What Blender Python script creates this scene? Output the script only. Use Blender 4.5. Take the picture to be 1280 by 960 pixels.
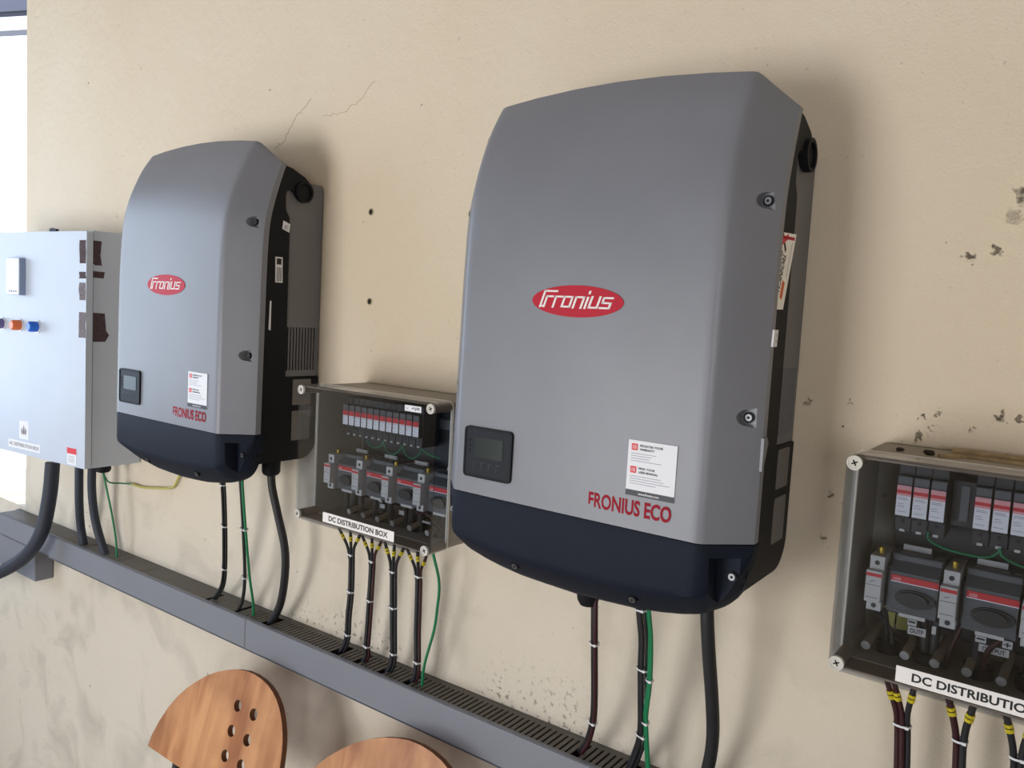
import bpy, bmesh, math, random
from mathutils import Vector, Matrix
random.seed(7)
for o in list(bpy.data.objects):
    bpy.data.objects.remove(o)
SC = bpy.context.scene
COL = SC.collection

# ------------------------------------------------------------------ camera
CAM_LOC = Vector((0.58303, -1.16155, 0.27273))
YAW, PITCH, ROLL, FPX = 0.63178, -0.08334, 0.05431, 983.04
Fv = Vector((-math.sin(YAW)*math.cos(PITCH), math.cos(YAW)*math.cos(PITCH), math.sin(PITCH)))
Rv = Fv.cross(Vector((0, 0, 1))).normalized()
Uv = Rv.cross(Fv)
R2 = Rv*math.cos(ROLL)+Uv*math.sin(ROLL)
U2 = -Rv*math.sin(ROLL)+Uv*math.cos(ROLL)
cd = bpy.data.cameras.new('camera')
cam = bpy.data.objects.new('camera', cd)
COL.objects.link(cam)
M = Matrix((R2, U2, -Fv)).transposed().to_4x4()
M.translation = CAM_LOC
cam.matrix_world = M
cd.sensor_fit = 'HORIZONTAL'
cd.sensor_width = 36
cd.lens = FPX/1280*36
cd.clip_start = 0.02
SC.camera = cam

# ------------------------------------------------------------------ render look, sky, sun, daylight
SC.view_settings.view_transform = 'Standard'
SC.view_settings.look = 'None'
SC.view_settings.exposure = 0.0
SC.view_settings.gamma = 1.0
SC.view_settings.use_curve_mapping = False

def lin(c):
    out = []
    for v in c[:3]:
        v = v/255.0
        out.append(v/12.92 if v <= .04045 else ((v+.055)/1.055)**2.4)
    return (out[0], out[1], out[2], 1)

wd = bpy.data.worlds.new('daylight_sky')
SC.world = wd
wd.use_nodes = True
nt = wd.node_tree
bg = nt.nodes['Background']
tc = nt.nodes.new('ShaderNodeTexCoord')
sp = nt.nodes.new('ShaderNodeSeparateXYZ')
rp = nt.nodes.new('ShaderNodeValToRGB')
rp.color_ramp.elements[0].position = 0.0
rp.color_ramp.elements[0].color = (.92, .96, 1, 1)
rp.color_ramp.elements[1].position = 1.0
rp.color_ramp.elements[1].color = (.45, .65, 1, 1)
nt.links.new(tc.outputs['Generated'], sp.inputs[0])
nt.links.new(sp.outputs['Z'], rp.inputs[0])
nt.links.new(rp.outputs[0], bg.inputs[0])
bg.inputs[1].default_value = 2.6

def light(name, kind, loc, aim, energy, color=(1, 1, 1), size=None, spread=None):
    d = bpy.data.lights.new(name, kind)
    d.energy = energy
    d.color = color
    if kind == 'AREA':
        d.shape = 'RECTANGLE'
        d.size, d.size_y = size
        if spread: d.spread = spread
    o = bpy.data.objects.new(name, d)
    COL.objects.link(o)
    o.location = loc
    o.rotation_euler = (Vector(aim)-Vector(loc)).to_track_quat('-Z', 'Z').to_euler()
    return o

s_ = light('sun', 'SUN', (0, 5, 6), (-.8, 2.0, 0), 3.0, (1, .96, .9))
s_.data.angle = math.radians(.6)
# daylight through the doorway behind the photographer and through the side window
light('daylight_doorway', 'AREA', (-1.35, -3.62, -.5), (-.9, 0, .1), 49, (1, .968, .94), (1.6, 1.6))
light('added_fill_right', 'AREA', (1.9, -3.62, .3), (.4, 0, 0), 19, (1, .97, .95), (1.3, 1.3))  # unseen fill lamp, added to soften shadows and lift right-facing sides
light('daylight_side_window', 'AREA', (-3.35, -1.35, .45), (0, -1.2, .3), 21, (.46, .70, 1.0), (1.7, 1.5))

# ------------------------------------------------------------------ materials
MATS = {}
def mat(name, col, rough=.5, metal=0.0, var=0.0, vscale=8.0, bump=0.0, bscale=200.0, spec=.5, emit=None, coat=0.0):
    m = bpy.data.materials.new(name)
    m.use_nodes = True
    t = m.node_tree
    b = t.nodes['Principled BSDF']
    c = lin(col)
    b.inputs['Base Color'].default_value = c
    b.inputs['Roughness'].default_value = rough
    b.inputs['Metallic'].default_value = metal
    b.inputs['Specular IOR Level'].default_value = spec
    b.inputs['Coat Weight'].default_value = coat
    b.inputs['Coat Roughness'].default_value = .12
    if emit:
        b.inputs['Emission Color'].default_value = lin(emit[0])
        b.inputs['Emission Strength'].default_value = emit[1]
    if var or bump:
        co = t.nodes.new('ShaderNodeTexCoord')
    if var:
        n = t.nodes.new('ShaderNodeTexNoise')
        n.inputs['Scale'].default_value = vscale
        n.inputs['Detail'].default_value = 5
        t.links.new(co.outputs['Object'], n.inputs['Vector'])
        r = t.nodes.new('ShaderNodeValToRGB')
        r.color_ramp.elements[0].position = .3
        r.color_ramp.elements[1].position = .7
        r.color_ramp.elements[0].color = tuple(x*(1-var) for x in c[:3])+(1,)
        r.color_ramp.elements[1].color = tuple(min(1, x*(1+var)) for x in c[:3])+(1,)
        t.links.new(n.outputs['Fac'], r.inputs[0])
        t.links.new(r.outputs[0], b.inputs['Base Color'])
    if bump:
        n2 = t.nodes.new('ShaderNodeTexNoise')
        n2.inputs['Scale'].default_value = bscale
        n2.inputs['Detail'].default_value = 3
        t.links.new(co.outputs['Object'], n2.inputs['Vector'])
        bp = t.nodes.new('ShaderNodeBump')
        bp.inputs['Strength'].default_value = bump
        bp.inputs['Distance'].default_value = .001
        t.links.new(n2.outputs['Fac'], bp.inputs['Height'])
        t.links.new(bp.outputs[0], b.inputs['Normal'])
    MATS[name] = m
    return m

mat('cover_paint', (126, 129, 138), .38, var=.06, vscale=6, bump=.12, bscale=900)
mat('dark_paint', (22, 29, 43), .6, bump=.2, bscale=700, var=.08, spec=.16)
mat('black_plastic', (22, 24, 29), .55, spec=.18)
mat('heatsink_grey', (112, 112, 115), .55, bump=.1, bscale=600, var=.05)
mat('window_grey', (112, 110, 108), .6)
mat('slot_black', (8, 8, 9), .8)
mat('screw_steel', (120, 122, 126), .4, .8)
mat('logo_red', (186, 22, 48), .5, spec=.25)
mat('text_red', (150, 14, 38), .6, spec=.2)
mat('label_white', (232, 234, 240), .5)
mat('sign_white', (238, 234, 232), .5)
mat('ink_black', (22, 22, 26), .6)
mat('ink_grey', (165, 168, 178), .6)
mat('sticker_dark', (50, 54, 62), .5)
mat('sticker_red', (222, 52, 60), .5)
mat('sticker_orange', (214, 104, 48), .5)
mat('sticker_cream', (252, 250, 244), .5)
mat('display_shell', (18, 24, 34), .5, spec=.22)
mat('display_screen', (28, 40, 38), .25, spec=.3)
mat('display_line', (20, 24, 30), .4)
mat('cabinet_paint', (196, 206, 222), .42, bump=.15, bscale=500, var=.02)
mat('cabinet_gap', (60, 66, 78), .7)
mat('tape_residue', (78, 62, 66), .85, var=.25, vscale=90)
mat('tape_smear', (120, 112, 118), .85, var=.3, vscale=160)
mat('meter_body', (150, 165, 195), .4)
mat('meter_face', (240, 243, 248), .35)
mat('lens_orange', (235, 120, 70), .25)
mat('lens_blue', (40, 110, 220), .25)
mat('lens_violet', (110, 100, 160), .25)
mat('duct_cover', (124, 127, 136), .48, var=.03, bump=.08)
mat('duct_finger', (100, 95, 88), .6, var=.08, vscale=20)
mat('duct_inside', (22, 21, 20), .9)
mat('cable_black', (26, 27, 32), .55)
mat('cable_slate', (40, 46, 60), .6)
mat('cable_darkred', (52, 14, 21), .5)
mat('cable_green', (22, 122, 78), .45)
mat('cable_yellow', (186, 178, 96), .5)
mat('marker_yellow', (196, 180, 30), .5, var=.3, vscale=300)
mat('tie_white', (222, 224, 228), .45)
mat('box_grey', (156, 150, 140), .6, var=.04)
mat('gasket_pale', (226, 218, 202), .6)
mat('box_screw', (205, 202, 194), .5)
mat('pillar_brown', (140, 124, 108), .5)
mat('module_black', (40, 42, 46), .5)
mat('module_grey', (84, 88, 92), .5)
mat('module_light', (196, 196, 194), .5)
mat('module_top', (112, 110, 106), .55)
mat('knob_black', (24, 27, 28), .45)
mat('band_red', (205, 40, 48), .45)
mat('band_pink', (226, 160, 165), .5)
mat('brass', (190, 160, 60), .35, .6)
mat('mount_plate', (52, 54, 58), .6, var=.1)
mat('wood_chip', (170, 148, 112), .8, var=.3, vscale=60)
mat('dirt_dark', (50, 40, 32), .9)
mat('hole_dark', (40, 34, 28), .9)
mat('concrete_out', (190, 188, 182), .9, var=.05)
mat('frame_grey', (96, 100, 116), .6)
mat('roof_dark', (58, 62, 76), .7)
mat('room_plaster', (170, 156, 134), .9)
mat('ceiling_brown', (150, 134, 116), .9)
mat('floor_cement', (176, 170, 160), .8, var=.1)
mat('seat_metal', (60, 60, 62), .4, .7)
mat('crack_line', (192, 176, 148), .95)

def smoked_glass():
    m = bpy.data.materials.new('smoked_lid')
    m.use_nodes = True
    t = m.node_tree
    t.nodes.clear()
    out = t.nodes.new('ShaderNodeOutputMaterial')
    tr = t.nodes.new('ShaderNodeBsdfTransparent')
    tr.inputs[0].default_value = (.85, .87, .90, 1)
    gl = t.nodes.new('ShaderNodeBsdfGlossy')
    gl.inputs['Roughness'].default_value = .06
    gl.inputs[0].default_value = (.9, .9, .9, 1)
    # Schlick reflectance from |N.I|, the same on both faces of the sheet
    ge = t.nodes.new('ShaderNodeNewGeometry')
    dt = t.nodes.new('ShaderNodeVectorMath')
    dt.operation = 'DOT_PRODUCT'
    t.links.new(ge.outputs['Normal'], dt.inputs[0])
    t.links.new(ge.outputs['Incoming'], dt.inputs[1])
    def mth(op, a, bb):
        n = t.nodes.new('ShaderNodeMath')
        n.operation = op
        for i, v in enumerate((a, bb)):
            if v is None: continue
            if isinstance(v, (int, float)): n.inputs[i].default_value = v
            else: t.links.new(v, n.inputs[i])
        return n
    fr = mth('MULTIPLY_ADD', mth('POWER', mth('SUBTRACT', 1.0, mth('ABSOLUTE', dt.outputs['Value'], None).outputs[0]).outputs[0], 5.0).outputs[0], .9)
    fr.inputs[2].default_value = .05
    mx = t.nodes.new('ShaderNodeMixShader')
    t.links.new(fr.outputs[0], mx.inputs[0])
    t.links.new(tr.outputs[0], mx.inputs[1])
    t.links.new(gl.outputs[0], mx.inputs[2])
    t.links.new(mx.outputs[0], out.inputs[0])
    MATS['smoked_lid'] = m
smoked_glass()

def plywood():
    m = bpy.data.materials.new('plywood')
    m.use_nodes = True
    t = m.node_tree
    b = t.nodes['Principled BSDF']
    co = t.nodes.new('ShaderNodeTexCoord')
    mp = t.nodes.new('ShaderNodeMapping')
    mp.inputs['Scale'].default_value = (14, 3, 3)
    mp.inputs['Rotation'].default_value = (0, .25, 0)
    n = t.nodes.new('ShaderNodeTexNoise')
    n.inputs['Scale'].default_value = 1.6
    n.inputs['Detail'].default_value = 8
    n.inputs['Distortion'].default_value = .6
    r = t.nodes.new('ShaderNodeValToRGB')
    r.color_ramp.elements[0].position = .32
    r.color_ramp.elements[0].color = lin((172, 112, 72))
    r.color_ramp.elements[1].position = .68
    r.color_ramp.elements[1].color = lin((212, 156, 108))
    n2 = t.nodes.new('ShaderNodeTexNoise')
    n2.inputs['Scale'].default_value = 7
    n2.inputs['Detail'].default_value = 4
    r2 = t.nodes.new('ShaderNodeValToRGB')
    r2.color_ramp.elements[0].position = .3
    r2.color_ramp.elements[0].color = (.62, .56, .55, 1)
    r2.color_ramp.elements[1].position = .55
    r2.color_ramp.elements[1].color = (1, 1, 1, 1)
    mx = t.nodes.new('ShaderNodeMixRGB')
    mx.blend_type = 'MULTIPLY'
    mx.inputs[0].default_value = .8
    t.links.new(co.outputs['Object'], mp.inputs[0])
    t.links.new(mp.outputs[0], n.inputs['Vector'])
    t.links.new(co.outputs['Object'], n2.inputs['Vector'])
    t.links.new(n.outputs['Fac'], r.inputs[0])
    t.links.new(n2.outputs['Fac'], r2.inputs[0])
    t.links.new(r.outputs[0], mx.inputs[1])
    t.links.new(r2.outputs[0], mx.inputs[2])
    t.links.new(mx.outputs[0], b.inputs['Base Color'])
    b.inputs['Roughness'].default_value = .42
    MATS['plywood'] = m
plywood()
mat('ply_edge', (120, 76, 48), .7, var=.2, vscale=40)

def wall_plaster():
    m = bpy.data.materials.new('wall_plaster')
    m.use_nodes = True
    t = m.node_tree
    L = t.links.new
    b = t.nodes['Principled BSDF']
    b.inputs['Roughness'].default_value = .85
    b.inputs['Specular IOR Level'].default_value = .25
    co = t.nodes.new('ShaderNodeTexCoord')
    def noise(scale, detail=4, vec=None, dist=0):
        n = t.nodes.new('ShaderNodeTexNoise')
        n.inputs['Scale'].default_value = scale
        n.inputs['Detail'].default_value = detail
        n.inputs['Distortion'].default_value = dist
        L(vec or co.outputs['Object'], n.inputs['Vector'])
        return n
    def ramp(src, p0, p1, c0=(0, 0, 0, 1), c1=(1, 1, 1, 1)):
        r = t.nodes.new('ShaderNodeValToRGB')
        r.color_ramp.elements[0].position = p0
        r.color_ramp.elements[1].position = p1
        r.color_ramp.elements[0].color = c0
        r.color_ramp.elements[1].color = c1
        L(src, r.inputs[0])
        return r.outputs[0]
    def math_(op, a, bb=None):
        n = t.nodes.new('ShaderNodeMath')
        n.operation = op
        for i, v in enumerate((a, bb)):
            if v is None: continue
            if isinstance(v, (int, float)): n.inputs[i].default_value = v
            else: L(v, n.inputs[i])
        return n.outputs[0]
    def mix(f, a, bb, mode='MIX'):
        n = t.nodes.new('ShaderNodeMixRGB')
        n.blend_type = mode
        for i, v in enumerate((f, a, bb)):
            if isinstance(v, (int, float)): n.inputs[i].default_value = v
            elif isinstance(v, tuple): n.inputs[i].default_value = v
            else: L(v, n.inputs[i])
        return n.outputs[0]
    sx = t.nodes.new('ShaderNodeSeparateXYZ')
    L(co.outputs['Object'], sx.inputs[0])
    X, Z = sx.outputs['X'], sx.outputs['Z']
    big = noise(1.3, 5)
    c = mix(ramp(big.outputs['Fac'], .35, .65), lin((222, 207, 183)), lin((227, 215, 196)))
    # lower wall coloured greyer, mainly painting in the cool light there
    lowm = t.nodes.new('ShaderNodeMapRange')
    lowm.inputs['From Min'].default_value = 0.05
    lowm.inputs['From Max'].default_value = -.5
    L(math_('ADD', Z, math_('MULTIPLY', math_('SUBTRACT', noise(3, 4).outputs['Fac'], .5), .5)), lowm.inputs['Value'])
    c = mix(math_('MULTIPLY', lowm.outputs[0], .75), c, lin((208, 200, 186)))
    # cloudy grey damp stains low on the wall
    st = ramp(noise(5.5, 7, dist=.8).outputs['Fac'], .5, .72)
    c = mix(math_('MULTIPLY', math_('MULTIPLY', st, lowm.outputs[0]), .32), c, lin((120, 114, 102)))
    # fine dirt freckles everywhere, heavier in patches
    fr = ramp(noise(120, 3).outputs['Fac'], .66, .74)
    fm = ramp(noise(4.2, 3).outputs['Fac'], .42, .68)
    c = mix(math_('MULTIPLY', math_('MULTIPLY', fr, fm), .45), c, lin((108, 98, 84)))
    sf = ramp(noise(45, 2).outputs['Fac'], .74, .78)
    c = mix(math_('MULTIPLY', sf, .6), c, lin((92, 80, 66)))
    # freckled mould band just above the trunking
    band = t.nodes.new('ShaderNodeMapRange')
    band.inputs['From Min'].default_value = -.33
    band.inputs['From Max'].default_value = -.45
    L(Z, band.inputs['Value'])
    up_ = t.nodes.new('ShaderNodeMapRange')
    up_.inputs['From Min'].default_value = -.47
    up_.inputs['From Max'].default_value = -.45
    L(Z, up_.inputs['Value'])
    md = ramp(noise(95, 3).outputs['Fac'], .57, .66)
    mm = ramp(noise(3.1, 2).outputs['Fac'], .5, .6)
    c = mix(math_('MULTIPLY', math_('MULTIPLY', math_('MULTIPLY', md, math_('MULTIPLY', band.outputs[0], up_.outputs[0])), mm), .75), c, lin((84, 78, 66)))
    # chipped spots: x, z, radius, darkness, pale halo
    spots = [(.5, .459, .016, .85, 1), (.49, .432, .013, .4, 1), (.446, .3825, .009, .85, 0), (.476, .389, .008, .8, 1),
             (.419, .403, .003, .7, 0), (.412, .172, .0055, .85, 0), (.428, .179, .004, .6, 0), (.4096, .145, .006, .75, 0),
             (.4674, .161, .005, .6, 0), (.4975, .181, .008, .85, 0), (.5195, .183, .006, .7, 0), (.311, .148, .003, .8, 0),
             (.3035, .046, .007, .8, 0), (.300, -.0154, .006, .6, 0), (.2615, .1764, .006, .5, 0), (.319, .180, .004, .4, 0),
             (.42, .158, .005, .55, 0), (-.265, -.172, .006, .6, 0), (-.2, -.19, .008, .4, 0), (.56, .42, .012, .8, 1)]
    wob = noise(130, 5)
    wv = t.nodes.new('ShaderNodeVectorMath')
    wv.operation = 'MULTIPLY_ADD'
    L(wob.outputs['Color'], wv.inputs[0])
    wv.inputs[1].default_value = (.028, 0, .028)
    L(co.outputs['Object'], wv.inputs[2])
    dark = None
    halo = None
    for (x, z, r, d, h) in spots:
        ds = t.nodes.new('ShaderNodeVectorMath')
        ds.operation = 'DISTANCE'
        L(wv.outputs[0], ds.inputs[0])
        ds.inputs[1].default_value = (x+.014, 0, z+.014)
        def disc(r0, r1, k):
            mr = t.nodes.new('ShaderNodeMapRange')
            mr.inputs['From Min'].default_value = r1
            mr.inputs['From Max'].default_value = r0
            mr.inputs['To Max'].default_value = k
            L(ds.outputs['Value'], mr.inputs['Value'])
            return mr.outputs[0]
        s = disc(r*.3, r*.8, d)
        dark = s if dark is None else math_('MAXIMUM', dark, s)
        if h:
            s2 = disc(r*1.2, r*2.0, .6)
            halo = s2 if halo is None else math_('MAXIMUM', halo, s2)
    c = mix(halo, c, lin((226, 214, 188)))
    c = mix(dark, c, lin((66, 58, 48)))
    L(c, b.inputs['Base Color'])
    h1 = noise(260, 3)
    h2 = noise(38, 5)
    h3 = noise(4, 3)
    hh = math_('ADD', math_('MULTIPLY', h1.outputs['Fac'], .35), math_('MULTIPLY', h2.outputs['Fac'], .8))
    hh = math_('ADD', hh, math_('MULTIPLY', h3.outputs['Fac'], 2.0))
    hh = math_('SUBTRACT', hh, math_('MULTIPLY', dark, 1.2))
    bp = t.nodes.new('ShaderNodeBump')
    bp.inputs['Strength'].default_value = .8
    bp.inputs['Distance'].default_value = .004
    L(hh, bp.inputs['Height'])
    L(bp.outputs[0], b.inputs['Normal'])
    MATS['wall_plaster'] = m
wall_plaster()

# ------------------------------------------------------------------ helpers
def world_loc(o):
    v = Vector((0, 0, 0))
    while o is not None:
        v += o.location
        o = o.parent
    return v

def link_mesh(name, me, m, parent=None, smooth=False):
    if parent is not None:
        me.transform(Matrix.Translation(-world_loc(parent)))
    if isinstance(m, str): m = [m]
    for k in m: me.materials.append(MATS[k])
    if smooth:
        for p in me.polygons: p.use_smooth = True
        try: me.set_sharp_from_angle(angle=math.radians(smooth if smooth > 1 else 35))
        except Exception: pass
    o = bpy.data.objects.new(name, me)
    COL.objects.link(o)
    o.parent = parent
    return o

class Frame:
    """plane with origin o, in-plane axes u, v; n = u x v points outwards"""
    def __init__(s, o, u, v):
        s.o = Vector(o); s.u = Vector(u).normalized(); s.v = Vector(v).normalized()
        s.n = s.u.cross(s.v)
    def p(s, a, b, c=0.0):
        return s.o+s.u*a+s.v*b+s.n*c
def front(y): return Frame((0, y, 0), (1, 0, 0), (0, 0, 1))        # n = -y (towards the room)
def side(x): return Frame((x, 0, 0), (0, 1, 0), (0, 0, 1))         # n = +x

class MB:
    def __init__(s): s.bm = bmesh.new(); s.mi = 0
    def _tag(s, fs):
        for f in fs: f.material_index = s.mi
    def box(s, x0, x1, y0, y1, z0, z1, bev=0, seg=2):
        r = bmesh.ops.create_cube(s.bm, size=1)
        vs = r['verts']
        for v in vs:
            v.co = Vector(((x0+x1)/2+v.co.x*(x1-x0), (y0+y1)/2+v.co.y*(y1-y0), (z0+z1)/2+v.co.z*(z1-z0)))
        fs = set(f for v in vs for f in v.link_faces)
        s._tag(fs)
        if bev:
            es = set(e for v in vs for e in v.link_edges)
            rr = bmesh.ops.bevel(s.bm, geom=list(es), offset=bev, segments=seg, affect='EDGES', profile=.5)
            s._tag(rr['faces'])
        return s
    def prism(s, fr, pts, n0, n1):
        a = [s.bm.verts.new(fr.p(u, v, n0)) for u, v in pts]
        b = [s.bm.verts.new(fr.p(u, v, n1)) for u, v in pts]
        n = len(pts)
        fs = [s.bm.faces.new(b), s.bm.faces.new(a[::-1])]
        for i in range(n):
            j = (i+1) % n
            fs.append(s.bm.faces.new((a[i], a[j], b[j], b[i])))
        s._tag(fs)
        return s
    def rrect(s, fr, u0, u1, v0, v1, n0, n1, r=.002, seg=4):
        return s.prism(fr, rr_pts(u0, u1, v0, v1, r, seg), n0, n1)
    def disc(s, fr, cu, cv, ru, rv, n0, n1, seg=24):
        return s.prism(fr, [(cu+ru*math.cos(2*math.pi*i/seg), cv+rv*math.sin(2*math.pi*i/seg)) for i in range(seg)], n0, n1)
    def tube(s, pts, r, seg=10, rb=None, cap=True):
        pts = [Vector(p) for p in pts]
        rings = []
        t0 = (pts[1]-pts[0]).normalized()
        ref = Vector((1, 0, 0)) if abs(t0.x) < .8 else Vector((0, 1, 0))
        nrm = (ref-t0*ref.dot(t0)).normalized()
        for i, p in enumerate(pts):
            t = (pts[min(i+1, len(pts)-1)]-pts[max(i-1, 0)]).normalized()
            nrm = (nrm-t*nrm.dot(t)).normalized()
            bn = t.cross(nrm)
            rr = r[i] if isinstance(r, (list, tuple)) else r
            r2 = rb if rb is not None else rr
            rings.append([s.bm.verts.new(p+nrm*(rr*math.cos(2*math.pi*k/seg))+bn*(r2*math.sin(2*math.pi*k/seg))) for k in range(seg)])
        fs = []
        for a, b in zip(rings, rings[1:]):
            for k in range(seg):
                j = (k+1) % seg
                fs.append(s.bm.faces.new((a[k], a[j], b[j], b[k])))
        if cap:
            fs.append(s.bm.faces.new(rings[0][::-1])); fs.append(s.bm.faces.new(rings[-1]))
        s._tag(fs)
        return s
    def ring(s, fr, cu, cv, ro, ri, n0, n1, seg=24):
        def circ(r, n): return [s.bm.verts.new(fr.p(cu+r*math.cos(2*math.pi*i/seg), cv+r*math.sin(2*math.pi*i/seg), n)) for i in range(seg)]
        A, B, C, D = circ(ro, n0), circ(ro, n1), circ(ri, n1), circ(ri, n0)
        fs = []
        for i in range(seg):
            j = (i+1) % seg
            for P_, Q_ in ((A, B), (B, C), (C, D), (D, A)):
                fs.append(s.bm.faces.new((P_[i], P_[j], Q_[j], Q_[i])))
        s._tag(fs)
        return s
    def frame_ring(s, fr, outer, inner, n0, n1):
        n = len(outer)
        def L_(pts, nn): return [s.bm.verts.new(fr.p(u, v, nn)) for u, v in pts]
        A, B, C, D = L_(outer, n0), L_(outer, n1), L_(inner, n1), L_(inner, n0)
        for i in range(n):
            j = (i+1) % n
            for P_, Q_ in ((A, B), (B, C), (C, D), (D, A)):
                s._tag([s.bm.faces.new((P_[i], P_[j], Q_[j], Q_[i]))])
        return s
    def build(s, name, m, parent=None, smooth=False, label=None):
        bmesh.ops.recalc_face_normals(s.bm, faces=s.bm.faces)
        me = bpy.data.meshes.new(name)
        s.bm.to_mesh(me)
        s.bm.free()
        o = link_mesh(name, me, m, parent, smooth)
        if label: o['label'] = label
        return o

def rr_pts(u0, u1, v0, v1, r, seg=4):
    out = []
    for cx, cy, a0 in ((u1-r, v1-r, 0), (u0+r, v1-r, 90), (u0+r, v0+r, 180), (u1-r, v0+r, 270)):
        for i in range(seg+1):
            a = math.radians(a0+90*i/seg)
            out.append((cx+r*math.cos(a), cy+r*math.sin(a)))
    return out

def smoothpath(P_, n=6):
    P_ = [Vector(p) for p in P_]
    if len(P_) < 3: return P_
    Q = [P_[0]*2-P_[1]]+P_+[P_[-1]*2-P_[-2]]
    out = []
    for i in range(1, len(Q)-2):
        p0, p1, p2, p3 = Q[i-1:i+3]
        for k in range(n):
            t = k/n
            out.append(.5*((2*p1)+(p2-p0)*t+(2*p0-5*p1+4*p2-p3)*t*t+(3*p1-p0-3*p2+p3)*t**3))
    out.append(P_[-1])
    return out

def thing(name, label, cat, loc=(0, 0, 0), group=None):
    o = bpy.data.objects.new(name, None)
    COL.objects.link(o)
    o.location = loc
    o.empty_display_size = .05
    o['label'] = label
    o['category'] = cat
    if group: o['group'] = group
    return o

def tag(o, label=None, cat=None, group=None, kind=None):
    if label: o['label'] = label
    if cat: o['category'] = cat
    if group: o['group'] = group
    if kind: o['kind'] = kind
    return o

def copy_tree(o, parent=None):
    c = o.copy()
    COL.objects.link(c)
    c.parent = parent
    for ch in list(o.children): copy_tree(ch, c)
    return c

TEXT_CACHE = {}
def lettering(name, body, fr, u0, u1, v0, v1, m, parent, bold=0.0, thick=.0003, keep=False, label=None):
    """flat lettering fitted into the rectangle u0..u1, v0..v1 of a plane"""
    key = (body, bold)
    if key not in TEXT_CACHE:
        cu = bpy.data.curves.new('lettering', 'FONT')
        cu.body = body
        cu.size = 1
        cu.offset = bold
        cu.resolution_u = 3
        cu.extrude = 0.0
        to = bpy.data.objects.new('tmp_text', cu)
        COL.objects.link(to)
        dg = bpy.context.evaluated_depsgraph_get()
        me = bpy.data.meshes.new_from_object(to.evaluated_get(dg))
        TEXT_CACHE[key] = ([v.co.copy() for v in me.vertices], [list(p.vertices) for p in me.polygons])
        bpy.data.objects.remove(to)
        bpy.data.meshes.remove(me)
        bpy.data.curves.remove(cu)
    vs, ps = TEXT_CACHE[key]
    xs = [v.x for v in vs]; ys = [v.y for v in vs]
    ax, bx, ay, by = min(xs), max(xs), min(ys), max(ys)
    sx = (u1-u0)/(bx-ax); sy = (v1-v0)/(by-ay)
    co = [fr.p(u0+(v.x-ax)*sx, v0+(v.y-ay)*sy, thick) for v in vs]
    me = bpy.data.meshes.new(name)
    me.from_pydata(co, [], ps)
    me.update()
    o = link_mesh(name, me, m, parent)
    if label: o['label'] = label
    return o

def lerp_tab(tab, z):
    if z <= tab[0][0]: return tab[0][1]
    for i in range(len(tab)-1):
        (a, fa), (b, fb) = tab[i], tab[i+1]
        if z <= b:
            # Catmull-Rom style slopes
            def sl(j):
                if j <= 0: return (tab[1][1]-tab[0][1])/(tab[1][0]-tab[0][0])
                if j >= len(tab)-1: return (tab[-1][1]-tab[-2][1])/(tab[-1][0]-tab[-2][0])
                return (tab[j+1][1]-tab[j-1][1])/(tab[j+1][0]-tab[j-1][0])
            h = b-a; t = (z-a)/h
            return (2*t**3-3*t**2+1)*fa+(t**3-2*t**2+t)*h*sl(i)+(-2*t**3+3*t**2)*fb+(t**3-t**2)*h*sl(i+1)
    return tab[-1][1]

def boolean_cut(o, cutters):
    """cut closed cutter meshes out of o and keep the result as plain mesh data"""
    for c in cutters:
        md = o.modifiers.new('cut', 'BOOLEAN')
        md.operation = 'DIFFERENCE'
        md.object = c
        md.solver = 'EXACT'
    dg = bpy.context.evaluated_depsgraph_get()
    me = bpy.data.meshes.new_from_object(o.evaluated_get(dg))
    o.modifiers.clear()
    o.data = me
    for c in cutters:
        d = c.data
        bpy.data.objects.remove(c)
        bpy.data.meshes.remove(d)

# ------------------------------------------------------------------ the setting
XL, XR, YB, ZF, ZC = -3.4, 3.0, -3.7, -1.68, 1.75
WX0, WX1, WZ0, WZ1 = -3.25, -2.298, -.462, 1.75
w = MB()
w.box(WX1, XR+.2, 0, .22, ZF, ZC)
w.box(XL-.2, WX1, 0, .22, ZF, WZ0)
w.box(XL-.2, WX0, 0, .22, WZ0, ZC)
wall = w.build('wall_back', 'wall_plaster')
wall['kind'] = 'structure'
# anchor holes and the hair crack belong to the wall
for (x, z) in ((-.656, .478), (-.650, .2915)):
    MB().disc(front(0), x, z, .0055, .006, -.002, .0012, 10).build('anchor_hole', 'hole_dark', wall)
    MB().ring(front(0), x, z, .0085, .0052, -.001, .0008, 10).build('anchor_rim', 'crack_line', wall)
def crack(pts, wd_):
    m_ = MB()
    rnd = random.Random(3)
    P2 = []
    for (a, b), (c, d) in zip(pts, pts[1:]):
        for k in range(6):
            t = k/6
            P2.append((a+(c-a)*t+rnd.uniform(-.004, .004), b+(d-b)*t+rnd.uniform(-.004, .004)))
    P2.append(pts[-1])
    for (a, b), (c, d) in zip(P2, P2[1:]):
        dx, dz = c-a, d-b
        L_ = math.hypot(dx, dz) or 1
        nx, nz = -dz/L_*wd_, dx/L_*wd_
        m_.prism(front(0), [(a+nx, b+nz), (c+nx, d+nz), (c-nx, d-nz), (a-nx, b-nz)], -.001, .0004)
    m_.build('hair_crack', 'crack_line', wall)
crack([(-.985, .635), (-.9527, .650), (-.9338, .677), (-.8985, .709), (-.86, .733)], .0010)
crack([(-.8161, .6912), (-.7515, .6928), (-.70, .715), (-.66, .745)], .0007)

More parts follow.
